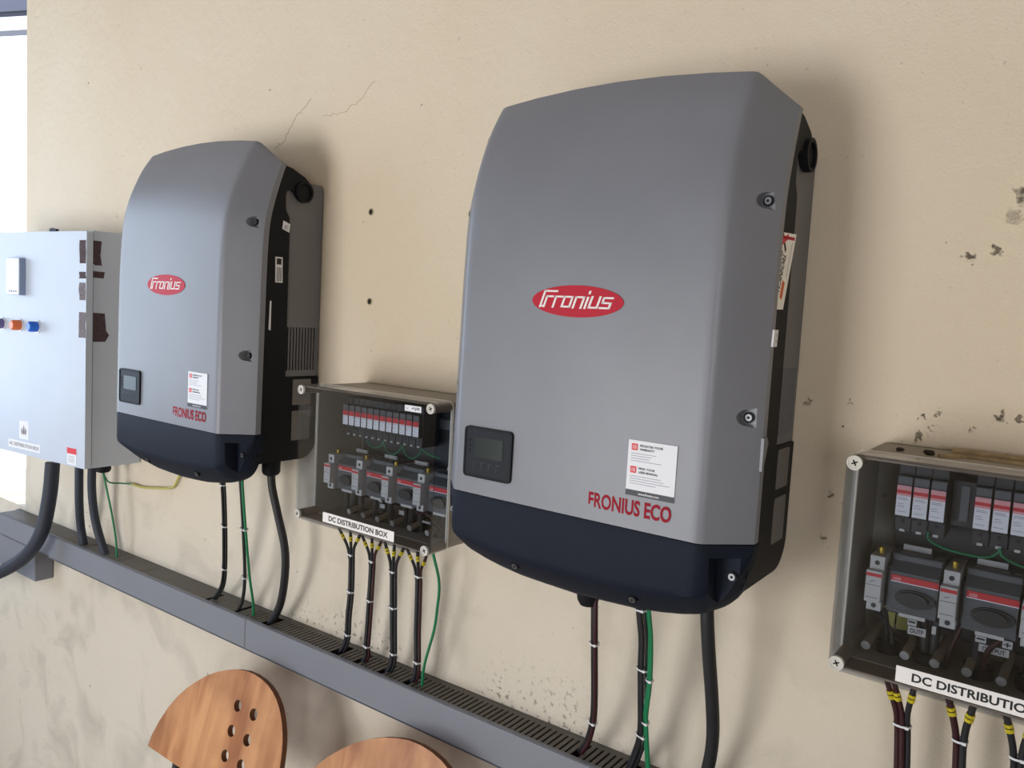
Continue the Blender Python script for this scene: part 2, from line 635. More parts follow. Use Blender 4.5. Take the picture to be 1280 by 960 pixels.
def slab(name, b, m):
    o = MB().box(*b).build(name, m)
    o['kind'] = 'structure'
    return o
slab('floor', (XL-.2, XR+.2, YB-.2, .22, ZF-.1, ZF), 'floor_cement')
slab('ceiling', (XL-.2, XR+.2, YB-.2, .22, ZC, ZC+.1), 'ceiling_brown')
slab('wall_right', (XR, XR+.2, YB, 0, ZF, ZC), 'room_plaster')
o = MB()
o.box(XL-.2, XL, YB, -2.25, ZF, ZC).box(XL-.2, XL, -.45, 0, ZF, ZC).box(XL-.2, XL, -2.25, -.45, ZF, -.35).box(XL-.2, XL, -2.25, -.45, 1.25, ZC)
o.build('wall_left', 'room_plaster')['kind'] = 'structure'
o = MB()
o.box(XL-.2, -2.55, YB-.2, YB, ZF, ZC).box(-.5, 1.2, YB-.2, YB, ZF, ZC).box(2.6, XR+.2, YB-.2, YB, ZF, ZC)
o.box(-2.55, -.5, YB-.2, YB, .42, ZC).box(1.2, 2.6, YB-.2, YB, ZF, -.4).box(1.2, 2.6, YB-.2, YB, 1.0, ZC)  # the right-hand gap is made up for the added fill lamp
o.build('wall_front', 'room_plaster')['kind'] = 'structure'
# what shows through the window: a roof edge above and a ledge below, both running off at an angle
d_ = Vector((.934, .357, 0)).normalized()
def beam(name, m, p0, length, dz0, dz1, depth, label, cat):
    p0 = Vector(p0)
    fr = Frame(p0, d_, (0, 0, 1))
    root = MB().prism(fr, [(-.9, dz0), (length, dz0), (length, dz1), (-.9, dz1)], -depth, 0).build(name, m)
    tag(root, label, cat)
    return root
rf = beam('roof_edge', 'frame_grey', (-3.836, .5, 1.571), 1.2, .05, .115, .3, 'grey roof edge seen through the top of the window at far left', 'roof edge')
MB().prism(Frame((-3.836, .5, 1.571), d_, (0, 0, 1)), [(-.9, .115), (1.2, .115), (1.2, .4), (-.9, .4)], -.28, -.02).build('roof_panel', 'roof_dark', rf)
MB().prism(Frame((-3.836, .5, 1.571), d_, (0, 0, 1)), [(-.9, 0), (1.2, 0), (1.2, .022), (-.9, .022)], -.1, .004).build('gutter_lip', 'meter_face', rf)
MB().prism(Frame((-3.836, .5, 1.571), d_, (0, 0, 1)), [(-.9, .022), (1.2, .022), (1.2, .052), (-.9, .052)], -.1, -.008).build('shadow_strip', 'roof_dark', rf)
lg = beam('outside_ledge', 'concrete_out', (-3.836, .5, -.7576), 1.6, -.04, 0, .25, 'pale concrete ledge outside the window, below the bright opening', 'ledge')
MB().prism(Frame((-3.836, .5, -.7576), d_, (0, 0, 1)), [(-.9, -.07), (1.6, -.07), (1.6, -.04), (-.9, -.04)], -.22, -.02).build('ledge_underside', 'frame_grey', lg)
MB().prism(Frame((-3.836, .5, -.7576), d_, (0, 0, 1)), [(-.9, -.75), (1.6, -.75), (1.6, -.07), (-.9, -.07)], -.2, 0).build('plinth', 'concrete_out', lg)
# window reveal with a plain mortar bead round the opening
f = MB()
f.box(WX0, WX0+.03, .10, .14, WZ0, WZ1)
f.box(WX0+.03, WX1, .10, .14, WZ1-.03, WZ1)
f.build('window_1', 'frame_grey')['kind'] = 'structure'
gr = MB().box(-9, 6, .22, 9, ZF-.35, ZF-.05).build('outside_ground', 'concrete_out')
gr['kind'] = 'structure'

# ------------------------------------------------------------------ wall inverters
CREASE = [(0, -.225), (.3, -.2222), (.38, -.2195), (.447, -.2137), (.496, -.202), (.53, -.189), (.569, -.171), (.605, -.148)]
RIM = [(0, -.171), (.19, -.168), (.35, -.165), (.436, -.160), (.495, -.146), (.546, -.129), (.561, -.123)]
def cover_row(t):
    hx = .2575-.003*t
    zr = t*.561; yr = lerp_tab(RIM, zr)
    zc = t*.605; yc = lerp_tab(CREASE, zc)
    def fac(k):   # point on the chamfer facet, k=0 crease .. 1 rim
        return Vector((.2050+(hx-.2050)*k, yc+(yr-yc)*k, zc+(zr-zc)*k))
    def fr_(x):
        zt = t*(.605+.013*(1-(x/.205)**2))
        return Vector((x, yc-.0015*(1-(x/.205)**2), zt))
    half = [fr_(.07), fr_(.14), fr_(.19), fr_(.1995)]
    a, m_, b = fr_(.1995), fac(0), fac(.1)
    half += [a*.25+m_*.5+b*.25, b, fac(.5), fac(.93), fac(.985)+Vector((.0006, .0012, 0))]
    e = Vector((hx, yr+.004, zr)); half.append(e)
    half.append(Vector((hx, yr+.013, zr)))
    return half, fr_(0)
def cover_mesh():
    bm = bmesh.new()
    rows = []
    def add(half, mid, dy=0, dz=0, sc=1):
        L_ = [Vector((-v.x*sc, v.y+dy, v.z+dz)) for v in half[::-1]]+[Vector((mid.x, mid.y+dy, mid.z+dz))]+[Vector((v.x*sc, v.y+dy, v.z+dz)) for v in half]
        n = len(half)
        back = -.118 if False else None
        yb = half[-1].y+dy+.002
        ring = L_+[Vector((half[-1].x*.93*sc, max(yb, half[-1].y+dy)+.001, half[-1].z+dz)), Vector((-half[-1].x*.93*sc, max(yb, half[-1].y+dy)+.001, half[-1].z+dz))]
        rows.append([bm.verts.new(v) for v in ring])
    N = 40
    for i in range(N+1):
        t = i/N
        t = 1-(1-t)**1.25
        h, m_ = cover_row(t)
        add(h, m_)
    for a, b in zip(rows, rows[1:]):
        n = len(a)
        for k in range(n):
            j = (k+1) % n
            bm.faces.new((a[k], a[j], b[j], b[k]))
    bm.faces.new(rows[0][::-1])
    # rounded lip, then a sloping cap
    h, m_ = cover_row(1)
    last = rows[-1]
    n = len(last)
    rows2 = []
    for dy, dz in ((.003, .0012), (.008, .0008)):
        rows2.append([bm.verts.new(v.co+Vector((0, dy if v.co.y < -.125 else 0, dz))) for v in last])
    seq = [last]+rows2
    for a, b in zip(seq, seq[1:]):
        for k in range(n):
            j = (k+1) % n
            bm.faces.new((a[k], a[j], b[j], b[k]))
    bm.faces.new(rows2[-1])
    bmesh.ops.recalc_face_normals(bm, faces=bm.faces)
    me = bpy.data.meshes.new('front_cover')
    bm.to_mesh(me); bm.free()
    return me

ZB = [(0, -.131), (.1, -.127), (.15, -.120), (.186, -.112), (.21, -.102), (.224, -.093), (.24, -.075), (.25, -.052), (.2565, -.022), (.2575, -.006)]
def lower_mesh():
    bm = bmesh.new()
    sts = [0, .05, .1, .14, .17, .19, .1985, .2045, .212, .22, .228, .236, .243, .249, .2535, .2565, .2575]
    xs = [-x for x in sts[:0:-1]]+sts
    rows = []
    for x in xs:
        ax = abs(x)
        if ax < .1985: yf = -.2245
        elif ax < .212:
            k = (ax-.1985)/.0135
            yf = -.2245+k*k*.0075
        else: yf = -.217+(ax-.212)/(.2575-.212)*(.217-.172)
        zb = lerp_tab(ZB, ax)
        zr = zb*.68
        sl = min(.055, abs(yf+.152)*.85)
        prof = [(yf+.0008, -.0015), (yf, -.004), (yf, zr*.5), (yf, zr*.85), (yf+.0015, zr*.97), (yf+.006, zr*1.04),
                (yf+sl*.6, zr+(zb-zr)*.72), (yf+sl*.86, zr+(zb-zr)*.95), (min(yf+sl*1.1, -.1525), zb), (-.1505, zb*.995), (-.1500, -.0015)]
        rows.append([bm.verts.new((x, y, min(z, -.0015) if z > -.0015 else z)) for y, z in prof])
    for a, b in zip(rows, rows[1:]):
        n = len(a)
        for k in range(n):
            j = (k+1) % n
            bm.faces.new((a[k], b[k], b[j], a[j]))
    bm.faces.new(rows[0]); bm.faces.new(rows[-1][::-1])
    bmesh.ops.recalc_face_normals(bm, faces=bm.faces)
    me = bpy.data.meshes.new('lower_cover')
    bm.to_mesh(me); bm.free()
    return me

def screw(fr, u, v, r, n, parent, ring_='black_plastic'):
    s = MB()
    s.disc(fr, u, v, r, r, n-.004, n+.0015, 16)
    s.mi = 1
    s.disc(fr, u, v, r*.42, r*.42, n+.0010, n+.0017, 6)
    s.ring(fr, u, v, r*1.45, r*1.0, n-.004, n+.0003, 16)
    return s.build('screw', ['screw_steel', ring_], parent)

LETTERS = [  # the slanted stroke lettering of the badge, one unit high
    [(0, 0), (0, 1.48), (1.3, 1.48)], [(0, .06), (.40, .06)], [(.40, 0), (.40, .98), (1.05, .98)],
    [(1.38, 0), (1.38, .98), (2.05, .98)],
    [(2.3, .06), (2.3, .98), (3.1, .98), (3.1, .06), (2.3, .06)],
    [(3.5, 0), (3.5, .98), (4.3, .98), (4.3, 0)],
    [(4.7, 0), (4.7, .95)], [(4.7, 1.36), (4.7, 1.5)],
    [(5.1, 1.04), (5.1, .06), (5.9, .06), (5.9, 1.04)],
    [(7.15, .98), (6.3, .98), (6.3, .52), (7.1, .52), (7.1, .06), (6.2, .06)]]
def badge_letters(fr, u0, u1, v0, xh, parent):
    s = MB()
    su = (u1-u0)/(7.2+.35); wv = .085
    for k, st in enumerate(LETTERS):
        for (a, b), (c, d) in zip(st, st[1:]):
            dx, dy = c-a, d-b
            L_ = math.hypot(dx, dy)
            ex, ey = dx/L_*wv, dy/L_*wv
            nx, ny = -dy/L_*(wv*1.25), dx/L_*wv
            q = [(a-ex+nx, b-ey+ny), (c+ex+nx, d+ey+ny), (c+ex-nx, d+ey-ny), (a-ex-nx, b-ey-ny)]
            q = [(u0+(x+y*.33)*su, v0+y*xh) for x, y in q]
            s.prism(fr, q, 0, .0005+.00001*k)
    return s.build('lettering', 'sign_white', parent)

def info_sticker(root):
    fr = front(-.2262)
    st = MB().prism(fr, [(.0969, .0458), (.1672, .0458), (.1672, .1204), (.0969, .1204)], -.0012, 0).build('info_sticker', 'label_white', root, label='white sticker with red icons and small print')
    MB().prism(fr, [(.0969, .0458), (.1672, .0458), (.1672, .0535), (.0969, .0535)], 0, .0003).build('footer_strip', 'sticker_dark', st)
    def row(z, t1, t2):
        ic = MB(); ic.rrect(fr, .1018, .1108, z-.0085, z+.0005, 0, .0003, .001)
        ic.mi = 1
        for q in ((.1034, .1052), (.1060, .1092)): ic.prism(fr, [(q[0], z-.0066), (q[1], z-.0066), (q[1], z-.0016), (q[0], z-.0016)], .0003, .0005)
        ic.build('icon', ['sticker_red', 'band_pink'], st)
        lettering('lettering', t1, fr, .1142, .1142+.0024*len(t1)+.002, z-.0030, z, 'ink_black', st, bold=.02, thick=.0004)
        lettering('lettering', t2, fr, .1142, .1142+.0024*len(t2)+.002, z-.0080, z-.0050, 'ink_black', st, bold=.02, thick=.0004)
    row(.1155, 'REGISTER YOUR', 'WARRANTY')
    row(.0850, 'FIND YOUR', 'USER MANUAL')
    g = MB()
    for z0, ws in ((.1025, (.036, .030, .027, .044)), (.0720, (.045, .049, .058, .038))):
        for k, w_ in enumerate(ws):
            g.prism(fr, [(.1018, z0-.0033*k), (.1018+w_, z0-.0033*k), (.1018+w_, z0-.0033*k+.0008), (.1018, z0-.0033*k+.0008)], 0, .0003)
    g.build('small_print', 'ink_grey', st)
    lettering('lettering', 'www.fronius.com', fr, .116, .146, .0480, .0512, 'label_white', st, bold=.02, thick=.0006)

def make_inverter():
    root = thing('wall_inverter', 'x', 'inverter')
    cov = link_mesh('front_cover', cover_mesh(), 'cover_paint', root, smooth=38)
    low = link_mesh('lower_cover', lower_mesh(), 'dark_paint', root, smooth=38)
    cut = []
    scr = []
    for sgn in (-1, 1):
        for z, yf in ((.4363, -.1685), (.1632, -.1765)):
            arc = [(.2405+.0105*math.cos(math.radians(a)), z+.0105*math.sin(math.radians(a))) for a in range(90, 271, 15)]
            pts = arc+[(.262, z-.0165), (.262, z+.0165)]
            pts = [(sgn*a, b) for a, b in pts]
            c = MB().prism(front(0), pts, -yf, .26).build('cutter', 'slot_black')
            cut.append((cov, c))
            scr.append((front(yf), sgn*.2400, z))
        # corner scoop on the chamfer of the lower cover
        sc_pts = [(.2150, -.0185), (.262, -.0185), (.262, -.100), (.2330, -.0980), (.2230, -.0900), (.2170, -.0750)]
        c = MB().prism(front(0), [(sgn*a, q) for a, q in sc_pts], .1835, .26).build('cutter', 'slot_black')
        cut.append((low, c))
        scr.append((front(-.1835), sgn*.2370, -.0440))
    for tgt in (cov, low):
        boolean_cut(tgt, [c for t_, c in cut if t_ is tgt])
        for p in tgt.data.polygons: p.use_smooth = True
        tgt.data.set_sharp_from_angle(angle=math.radians(30))
    for fr, u, v in scr: screw(fr, u, v, .0046, .0030, root)
    # screws under the lower lip
    frl = Frame((0, -.2065, -.0967), (1, 0, 0), Vector((0, -.42, .9)))
    for x in (-.0902, .1094): screw(frl, x, -.003, .0048, .0045, root)
    # black body between the covers
    arm = [(-.166, -.05), (-.166, .38), (-.161, .42), (-.155, .46), (-.143, .50), (-.128, .536), (-.1205, .560), (-.116, .5614), (-.091, .5565), (-.060, .5437),
           (-.046, .5330), (-.0395, .520), (-.0400, .508), (-.0456, .4992), (-.053, .4942), (-.061, .4925), (-.069, .4935), (-.0764, .497), (-.0859, .5077), (-.0921, .5118), (-.0985, .5122), (-.1039, .5093),
           (-.1070, .503), (-.1079, .497), (-.1072, .48), (-.106, .4685), (-.101, .460), (-.0975, .4552), (-.0955, .436), (-.0957, -.05)]
    b = MB().prism(side(0), arm, -.252, .252)
    b.build('body', 'black_plastic', root)
    for s_x in (-1, 1):
        n0, n1 = sorted((s_x*.248, s_x*.2575))
        hr = MB().ring(side(0), -.0625, .5125, .0225, .0175, n0, n1, 28).build('handle_ring', 'black_plastic', root, smooth=35)
        n0, n1 = sorted((s_x*.2515, s_x*.2525))
        MB().disc(side(0), -.0625, .5125, .0178, .0178, n0, n1, 24).build('handle_hollow', 'slot_black', hr)
    # grey heat sink housing with vent slots on its flanks
    pan = [(-.115, .118), (-.115, .20), (-.115, .5345), (-.012, .5348), (-.0055, .530), (-.0035, .523), (-.0035, .118)]
    MB().prism(side(0), pan, -.2400, .2400).build('housing_core', 'slot_black', root)
    sk = MB()
    for s_x in (-1, 1):
        n0, n1 = sorted((s_x*.2395, s_x*.2450))
        sk.prism(side(0), [(-.115, .2245), (-.115, .5345), (-.012, .5348), (-.0055, .530), (-.0035, .523), (-.0035, .2245)], n0, n1)
        sk.prism(side(0), [(-.115, .118), (-.115, .1310), (-.0035, .1310), (-.0035, .118)], n0, n1)
        ya, yb_, nf = -.090, -.0105, 10
        p_ = (yb_-ya)/nf
        sk.prism(side(0), [(-.115, .1310), (-.115, .2245), (ya, .2245), (ya, .1310)], n0, n1)
        sk.prism(side(0), [(yb_+p_*.1, .1310), (yb_+p_*.1, .2245), (-.0035, .2245), (-.0035, .1310)], n0, n1)
        for k in range(1, nf+1):
            y0 = ya+k*p_-p_*.42
            sk.prism(side(0), [(y0, .1310), (y0, .2245), (y0+p_*.42, .2245), (y0+p_*.42, .1310)], n0, n1)
    sk.box(-.24, .24, -.11, -.004, .5335, .5355)
    sk.build('vented_housing', 'heatsink_grey', root)
    rear = [(-.165, .117), (-.0035, .117), (-.0035, -.018)]
    rear += [(-.0485+.045*math.cos(math.radians(a)), -.0205-.045*math.sin(math.radians(a))) for a in range(10, 91, 16)]
    rear += [(-.165, -.0655)]
    MB().prism(side(0), rear, -.2475, .2475).build('connection_area', 'black_plastic', root)
    for s_x in (-1, 1):
        n0, n1 = sorted((s_x*.2465, s_x*.2485))
        for z0, z1 in ((.0555, .1115), (-.0225, .0425)):
            MB().rrect(side(0), -.0725, -.0235, z0, z1, n0, n1, .003).build('side_plate', 'window_grey', root)
    # display
    yd = -.2250
    d = MB().rrect(front(yd), -.1835, -.0945, .0275, .1035, -.002, .0035, .0055)
    dp = d.build('display_panel', 'display_shell', root, smooth=30)
    e = MB(); e.frame_ring(front(yd), rr_pts(-.1845, -.0935, .0265, .1045, .0065), rr_pts(-.1815, -.0965, .0295, .1015, .0045), 0, .0045)
    e.build('display_bezel', 'black_plastic', dp)
    MB().rrect(front(yd), -.1640, -.1100, .0585, .0895, .003, .0041, .002).build('screen', 'display_screen', dp)
    for z in (.0835, .0755, .0675): MB().disc(front(yd), -.1737, z, .0016, .0022, .003, .0042, 10).build('indicator', 'slot_black', dp)
    for k in range(4):
        x = -.1645+k*.0145
        m_ = MB()
        m_.prism(front(yd), [(x, .0400), (x+.0012, .0400), (x+.0012, .0510), (x, .0510)], .003, .0040)
        m_.prism(front(yd), [(x, .0500), (x+.007, .0500), (x+.007, .0510), (x, .0510)], .003, .0041)
        m_.build('button_mark', 'display_line', dp)
    # badge
    fb = Frame((0, -.2243, .3009), (1, 0, 0), Vector((0, .006, 1)))
    bd = MB().disc(fb, 0, 0, .0745, .0222, -.003, .0003, 48).build('badge', 'logo_red', root, label='red oval badge with white lettering')
    badge_letters(Frame(fb.p(0, 0, .0004), fb.u, fb.v), -.060, .0595, -.0088, .0150, bd)
    lettering('lettering', 'FRONIUS ECO', front(-.2262), .0405, .1648, .0182, .0400, 'text_red', root, bold=.03, thick=0, label='red printed model lettering')
    info_sticker(root)
    return root

inv = make_inverter()
inv_far = copy_tree(inv)
inv_far.location = (-1.0502, 0, .0034)
inv['label'] = 'large grey wall inverter between the two clear boxes, white technical support sticker on its side'
inv_far['label'] = 'far grey wall inverter beside the pale steel cabinet, barcode sticker on its dark side'
inv['group'] = inv_far['group'] = 'grey wall inverters'

# stickers of the near inverter
sideF = Frame((.2590, 0, 0), (0, 0, -1), (0, 1, 0))       # reads downwards, n = +x
tk = MB().prism(side(.2540), [(-.1575, .302), (-.1237, .303), (-.0925, .4035), (-.1575, .3995)], -.0008, .0002).build('support_sticker', 'sticker_cream', inv, label='cream technical support sticker sticking out sideways')
tv = Vector((0, .0312, .1005)).normalized()                # its long edge leans
fT = Frame(Vector((.2543, -.1237, .303)), -tv, Vector((0, tv.z, -tv.y)))
MB().prism(side(.2540), [(-.1570, .3915), (-.1000, .3945), (-.1000, .3985), (-.1570, .3955)], 0, .0006).build('red_bar', 'logo_red', tk)
x_ = MB()
x_.prism(fT, [(-.092, -.032), (-.087, -.028), (-.066, -.052), (-.070, -.058)], 0, .0003)
x_.mi = 1
x_.prism(fT, [(-.090, -.056), (-.086, -.060), (-.066, -.032), (-.071, -.029)], 0, .0002)
x_.build('tool_symbol', ['sticker_red', 'ink_black'], tk)
lettering('lettering', 'TECHNICAL', fT, -.064, -.011, -.0385, -.0265, 'ink_black', tk, bold=.03, thick=.0003)
lettering('lettering', 'SUPPORT', fT, -.064, -.018, -.0520, -.0405, 'ink_black', tk, bold=.03, thick=.0003)
MB().prism(fT, [(-.032, -.0225), (-.009, -.0225), (-.009, -.0130), (-.032, -.0130)], 0, .0003).build('orange_patch', 'sticker_orange', tk)
MB().prism(fT, [(-.088, -.0115), (-.040, -.0115), (-.040, -.0105), (-.088, -.0105)], 0, .0003).build('thin_rule', 'ink_grey', tk)
MB().prism(side(.2535), [(-.1705, .0950), (-.1620, .1050), (-.1530, .1310), (-.1600, .1390), (-.1705, .1376)], -.001, .0055).build('bent_tab', 'cover_paint', inv)
t2 = MB().prism(side(.2578), [(-.1655, .2545), (-.1500, .2545), (-.1480, .2762), (-.1640, .2762)], -.005, .0008).build('tag_sticker', 'label_white', inv)
lettering('lettering', 'E E', Frame((.2588, 0, 0), (0, 0, -1), (0, 1, 0)), -.271, -.259, -.158, -.153, 'ink_grey', t2)
# labels on the dark flank of the far inverter
XF = -1.0502+.2522
eT = MB().prism(side(XF), [(-.1148, .4327), (-.0971, .4265), (-.0950, .4440), (-.1125, .4500)], -.0005, .0005).build('tag_sticker', 'label_white', inv_far)
lettering('lettering', 'E', Frame((XF+.0007, 0, 0), (0, .95, -.3), (0, .3, .95)), -.2360, -.2270, .3800, .3885, 'ink_grey', eT, bold=.02)
bc = MB().prism(side(XF), [(-.1285, .3205), (-.1105, .3205), (-.1120, .3735), (-.1300, .3735)], -.0005, .0005).build('barcode_sticker', 'label_white', inv_far)
b_ = MB()
b_.prism(side(XF), [(-.1265, .358), (-.1150, .358), (-.1150, .3705), (-.1265, .3705)], .0005, .0008)
for k in range(5):
    b_.prism(side(XF), [(-.1255+k*.0028, .3230), (-.1245+k*.0028, .3230), (-.1245+k*.0028, .3520), (-.1255+k*.0028, .3520)], .0005, .0008)
b_.build('print', 'ink_black', bc)
MB().prism(side(XF), [(-.1420, .222), (-.1370, .220), (-.1370, .2815), (-.1405, .2815)], -.0005, .0006).build('narrow_sticker', 'label_white', inv_far)

# ------------------------------------------------------------------ clear fronted distribution boxes
def make_box(x0, z1, spd, label, debris, group):
    """x0 = left edge, z1 = top edge of the lid"""
    W_, H_, YF, YS = .362, .269, -.170, -.122
    x1, z0 = x0+W_, z1-H_
    root = thing('distribution_box', label, 'electrical box', ((x0+x1)/2, 0, z0), group)
    def X(v): return x0+v
    def Z(v): return z1+v
    # grey moulded base: open shell
    def shell(y_a, y_b, r, th):
        return rr_pts(x0+.003, x1-.003, z0+.003, z1-.003, r, 5), rr_pts(x0+.003+th, x1-.003-th, z0+.003+th, z1-.003-th, max(r-th, .002), 5)
    o_, i_ = shell(0, 0, .012, .0035)
    MB().frame_ring(front(0), o_, i_, .0005, -YS+.0015).build('base', 'box_grey', root, smooth=30)
    MB().prism(front(0), o_, .0005, .005).build('base_back', 'box_grey', root)
    MB().prism(front(0), rr_pts(x0+.040, x1-.012, z0+.030, z1-.012, .004), .030, .033).build('mounting_plate', 'mount_plate', root)
    o2, i2 = rr_pts(x0, x1, z0, z1, .014, 5), rr_pts(x0+.006, x1-.006, z0+.006, z1-.006, .009, 5)
    MB().frame_ring(front(0), o2, i2, -YS+.0015, -YS+.004).build('gasket_rim', 'gasket_pale', root, smooth=30)
    # smoked clear lid, a thin tray with a raised front
    oo, ii = rr_pts(x0+.001, x1-.001, z0+.001, z1-.001, .013, 5), rr_pts(x0+.0035, x1-.0035, z0+.0035, z1-.0035, .011, 5)
    L_ = MB()
    L_.frame_ring(front(0), oo, ii, -YS+.004, -YF-.004)
    L_.prism(front(0), rr_pts(x0+.001, x1-.001, z0+.001, z1-.001, .013, 5), -YF-.004, -YF)
    L_.build('lid', 'smoked_lid', root, smooth=30, label='smoked clear plastic lid')
    # brown strips added inside the lid, colouring in the reflection on its walls
    for za, zb in ((z1-.0065, z1-.0040), (z0+.0040, z0+.0065)):
        MB().box(x0+.016, x1-.016, YF+.004, YS-.006, za, zb).build('lid_reflection_strip', 'pillar_brown', root)
    for sx in (x0+.0110, x1-.0110):
        for sz in (z0+.0115, z1-.0115):
            MB().disc(front(0), sx, sz, .0082, .0082, -YS+.004, -YF-.0045, 20).build('lid_pillar', 'pillar_brown', root, smooth=30)
            s = MB(); s.disc(front(0), sx, sz, .0088, .0088, -YF, -YF+.0035, 24)
            s.ring(front(0), sx, sz, .0088, .0070, -YF+.0035, -YF+.0045, 24)
            sc_ = s.build('lid_screw', 'box_screw', root, smooth=30)
            c = MB()
            for a in (25, 115):
                ca, sa = math.cos(math.radians(a)), math.sin(math.radians(a))
                c.prism(front(0), [(sx+ca*.0038-sa*.0008, sz+sa*.0038+ca*.0008), (sx-ca*.0038-sa*.0008, sz-sa*.0038+ca*.0008),
                                   (sx-ca*.0038+sa*.0008, sz-sa*.0038-ca*.0008), (sx+ca*.0038+sa*.0008, sz+sa*.0038-ca*.0008)], -YF+.0033, -YF+.0039)
            c.build('screw_cross', 'slot_black', sc_)
    # sign
    sg = MB().prism(front(0), [(x0+.084-spd['sign'], z0+.0095), (x0+.275-spd['sign'], z0+.0095), (x0+.275-spd['sign'], z0+.0285), (x0+.084-spd['sign'], z0+.0285)], -YF, -YF+.0008).build('name_sign', 'sign_white', root, label='white strip sign with black capital lettering')
    lettering('lettering', 'DC DISTRIBUTION BOX', front(YF), x0+.101-spd['sign'], x0+.260-spd['sign'], z0+.0140, z0+.0243, 'ink_black', sg, bold=.028, thick=.0011)
    # upper row: surge protectors on a rail
    MB().box(X(.046), x1-.018, -.040, -.033, Z(-.068), Z(-.050)).build('din_rail', 'screw_steel', root)
    for k, ax in enumerate(spd['x']):
        a = X(ax)
        lw, t_, b2_ = spd['w'], Z(spd['t']), Z(spd['b'])
        m_ = MB()
        m_.box(a-.0015, a+lw+.0012, -.088, -.041, b2_-.022, t_+.026, .001, 1)
        m_.box(a-.0008, a+lw+.0006, -.0985, -.087, b2_-.003, t_+.0125, .001, 1)
        sp_ = m_.build('surge_protector', 'module_black', root)
        MB().prism(front(0), [(a, t_+.0020), (a+lw, t_+.0020), (a+lw, t_+.0105), (a, t_+.0105)], .0980, .0988).build('grip', 'module_grey', sp_)
        h = t_-b2_
        MB().prism(front(0), [(a, b2_), (a+lw, b2_), (a+lw, t_), (a, t_)], .0980, .0991).build('label', 'label_white', sp_)
        q = MB()
        q.prism(front(0), [(a, t_-h*.34), (a+lw, t_-h*.34), (a+lw, t_), (a, t_)], .0991, .0994)
        q.mi = 1
        q.prism(front(0), [(a, t_-h*.26), (a+lw, t_-h*.26), (a+lw, t_-h*.15), (a, t_-h*.15)], .0994, .0996)
        q.build('colour_band', ['band_pink' if spd['pale'] else 'band_red', 'band_red'], sp_)
        g = MB()
        for f_, wf in ((.42, .8), (.47, .9), (.62, .5), (.70, .6), (.88, .75)):
            g.prism(front(0), [(a+lw*.1, t_-h*f_), (a+lw*.1+lw*wf*.85, t_-h*f_), (a+lw*.1+lw*wf*.85, t_-h*f_+h*.022), (a+lw*.1, t_-h*f_+h*.022)], .0991, .0993)
        g.build('small_print', 'ink_grey' if spd['pale'] else 'ink_grey', sp_)
        MB().box(a+lw*.32, a+lw*.68, -.0905, -.087, b2_-.0215, b2_-.0185).build('terminal_tab', 'module_light', sp_)
        MB().disc(front(0), a+lw*.5, b2_-.0085, .002, .002, .0875, .0884, 10).build('terminal_hole', 'slot_black', sp_)
    # green earth links looping between the protectors
    for pts in spd['green']:
        MB().tube(smoothpath([(X(a), -.094, Z(b)) for a, b in pts], 8), .0014, 8).build('earth_link', 'cable_green', root, smooth=60)
    # lower row: isolator switches with white terminal columns
    for k in range(4):
        a = X(spd['sx']+.0820*k)
        dz = spd['sz']
        def ZZ(v): return Z(v+dz)
        n_ = root
        s = MB()
        s.box(a+.0225, a+.0795, -.088, -.033, ZZ(-.200), ZZ(-.130), .0015, 1)
        s.prism(Frame((0, 0, 0), (0, 1, 0), (0, 0, 1)), [(-.103, ZZ(-.200)), (-.088, ZZ(-.206)), (-.080, ZZ(-.1365)), (-.088, ZZ(-.138)), (-.104, ZZ(-.149)), (-.104, ZZ(-.152))], a+.0235, a+.0785)
        sw = s.build('isolator_switch', 'module_grey', root)
        MB().prism(Frame((0, 0, 0), (0, 1, 0), (0, 0, 1)), [(-.0810, ZZ(-.1400)), (-.0805, ZZ(-.1345)), (-.060, ZZ(-.132)), (-.060, ZZ(-.145))], a+.026, a+.077).build('top_shroud', 'module_black', sw)
        st = MB().prism(front(0), [(a+.0262, ZZ(-.1605)), (a+.0790, ZZ(-.1605)), (a+.0790, ZZ(-.1528)), (a+.0262, ZZ(-.1528))], .1035, .1053).build('red_strip', 'band_red', sw)
        MB().prism(front(0), [(a+.0262, ZZ(-.1616)), (a+.0790, ZZ(-.1616)), (a+.0790, ZZ(-.1605)), (a+.0262, ZZ(-.1605))], .1035, .1053).build('white_edge', 'label_white', sw)
        lettering('lettering', 'ABB', front(-.1053), a+.0285, a+.0375, ZZ(-.1594), ZZ(-.1554), 'band_pink', sw, bold=.03)
        kn = MB()
        kn.disc(front(0), a+.0545, ZZ(-.1790), .0225, .0108, .1035, .1075, 28)
        kn.disc(front(0), a+.0525, ZZ(-.1790), .0170, .0090, .1075, .1115, 24)
        kn.build('knob', 'knob_black', sw, smooth=35)
        g = MB()
        for j, (u, v, w_) in enumerate(((.0262, -.171, .006), (.0262, -.176, .008), (.0262, -.184, .008), (.0262, -.190, .018), (.050, -.194, .022), (.0262, -.197, .024))):
            g.prism(front(0), [(a+u, ZZ(v)), (a+u+w_, ZZ(v)), (a+u+w_, ZZ(v)+.0008), (a+u, ZZ(v)+.0008)], .1040, .1043)
        g.build('small_print', 'module_top', sw)
        MB().prism(front(0), [(a+.0385, ZZ(-.2035)), (a+.0675, ZZ(-.2035)), (a+.0675, ZZ(-.1990)), (a+.0385, ZZ(-.1990))], .098, .105).build('white_tag', 'module_light', sw)
        bt = MB()
        for u in (.033, .048, .062, .074): bt.box(a+u-.003, a+u+.003, -.078, -.068, ZZ(-.137), ZZ(-.129))
        bt.build('terminal_row', 'module_top', sw)
        bb = MB()
        for u in (.036, .066): bb.tube([(a+u, -.081, ZZ(-.1365)), (a+u, -.081, ZZ(-.1315))], .0026, 8)
        bb.build('brass_stud', 'brass', sw)
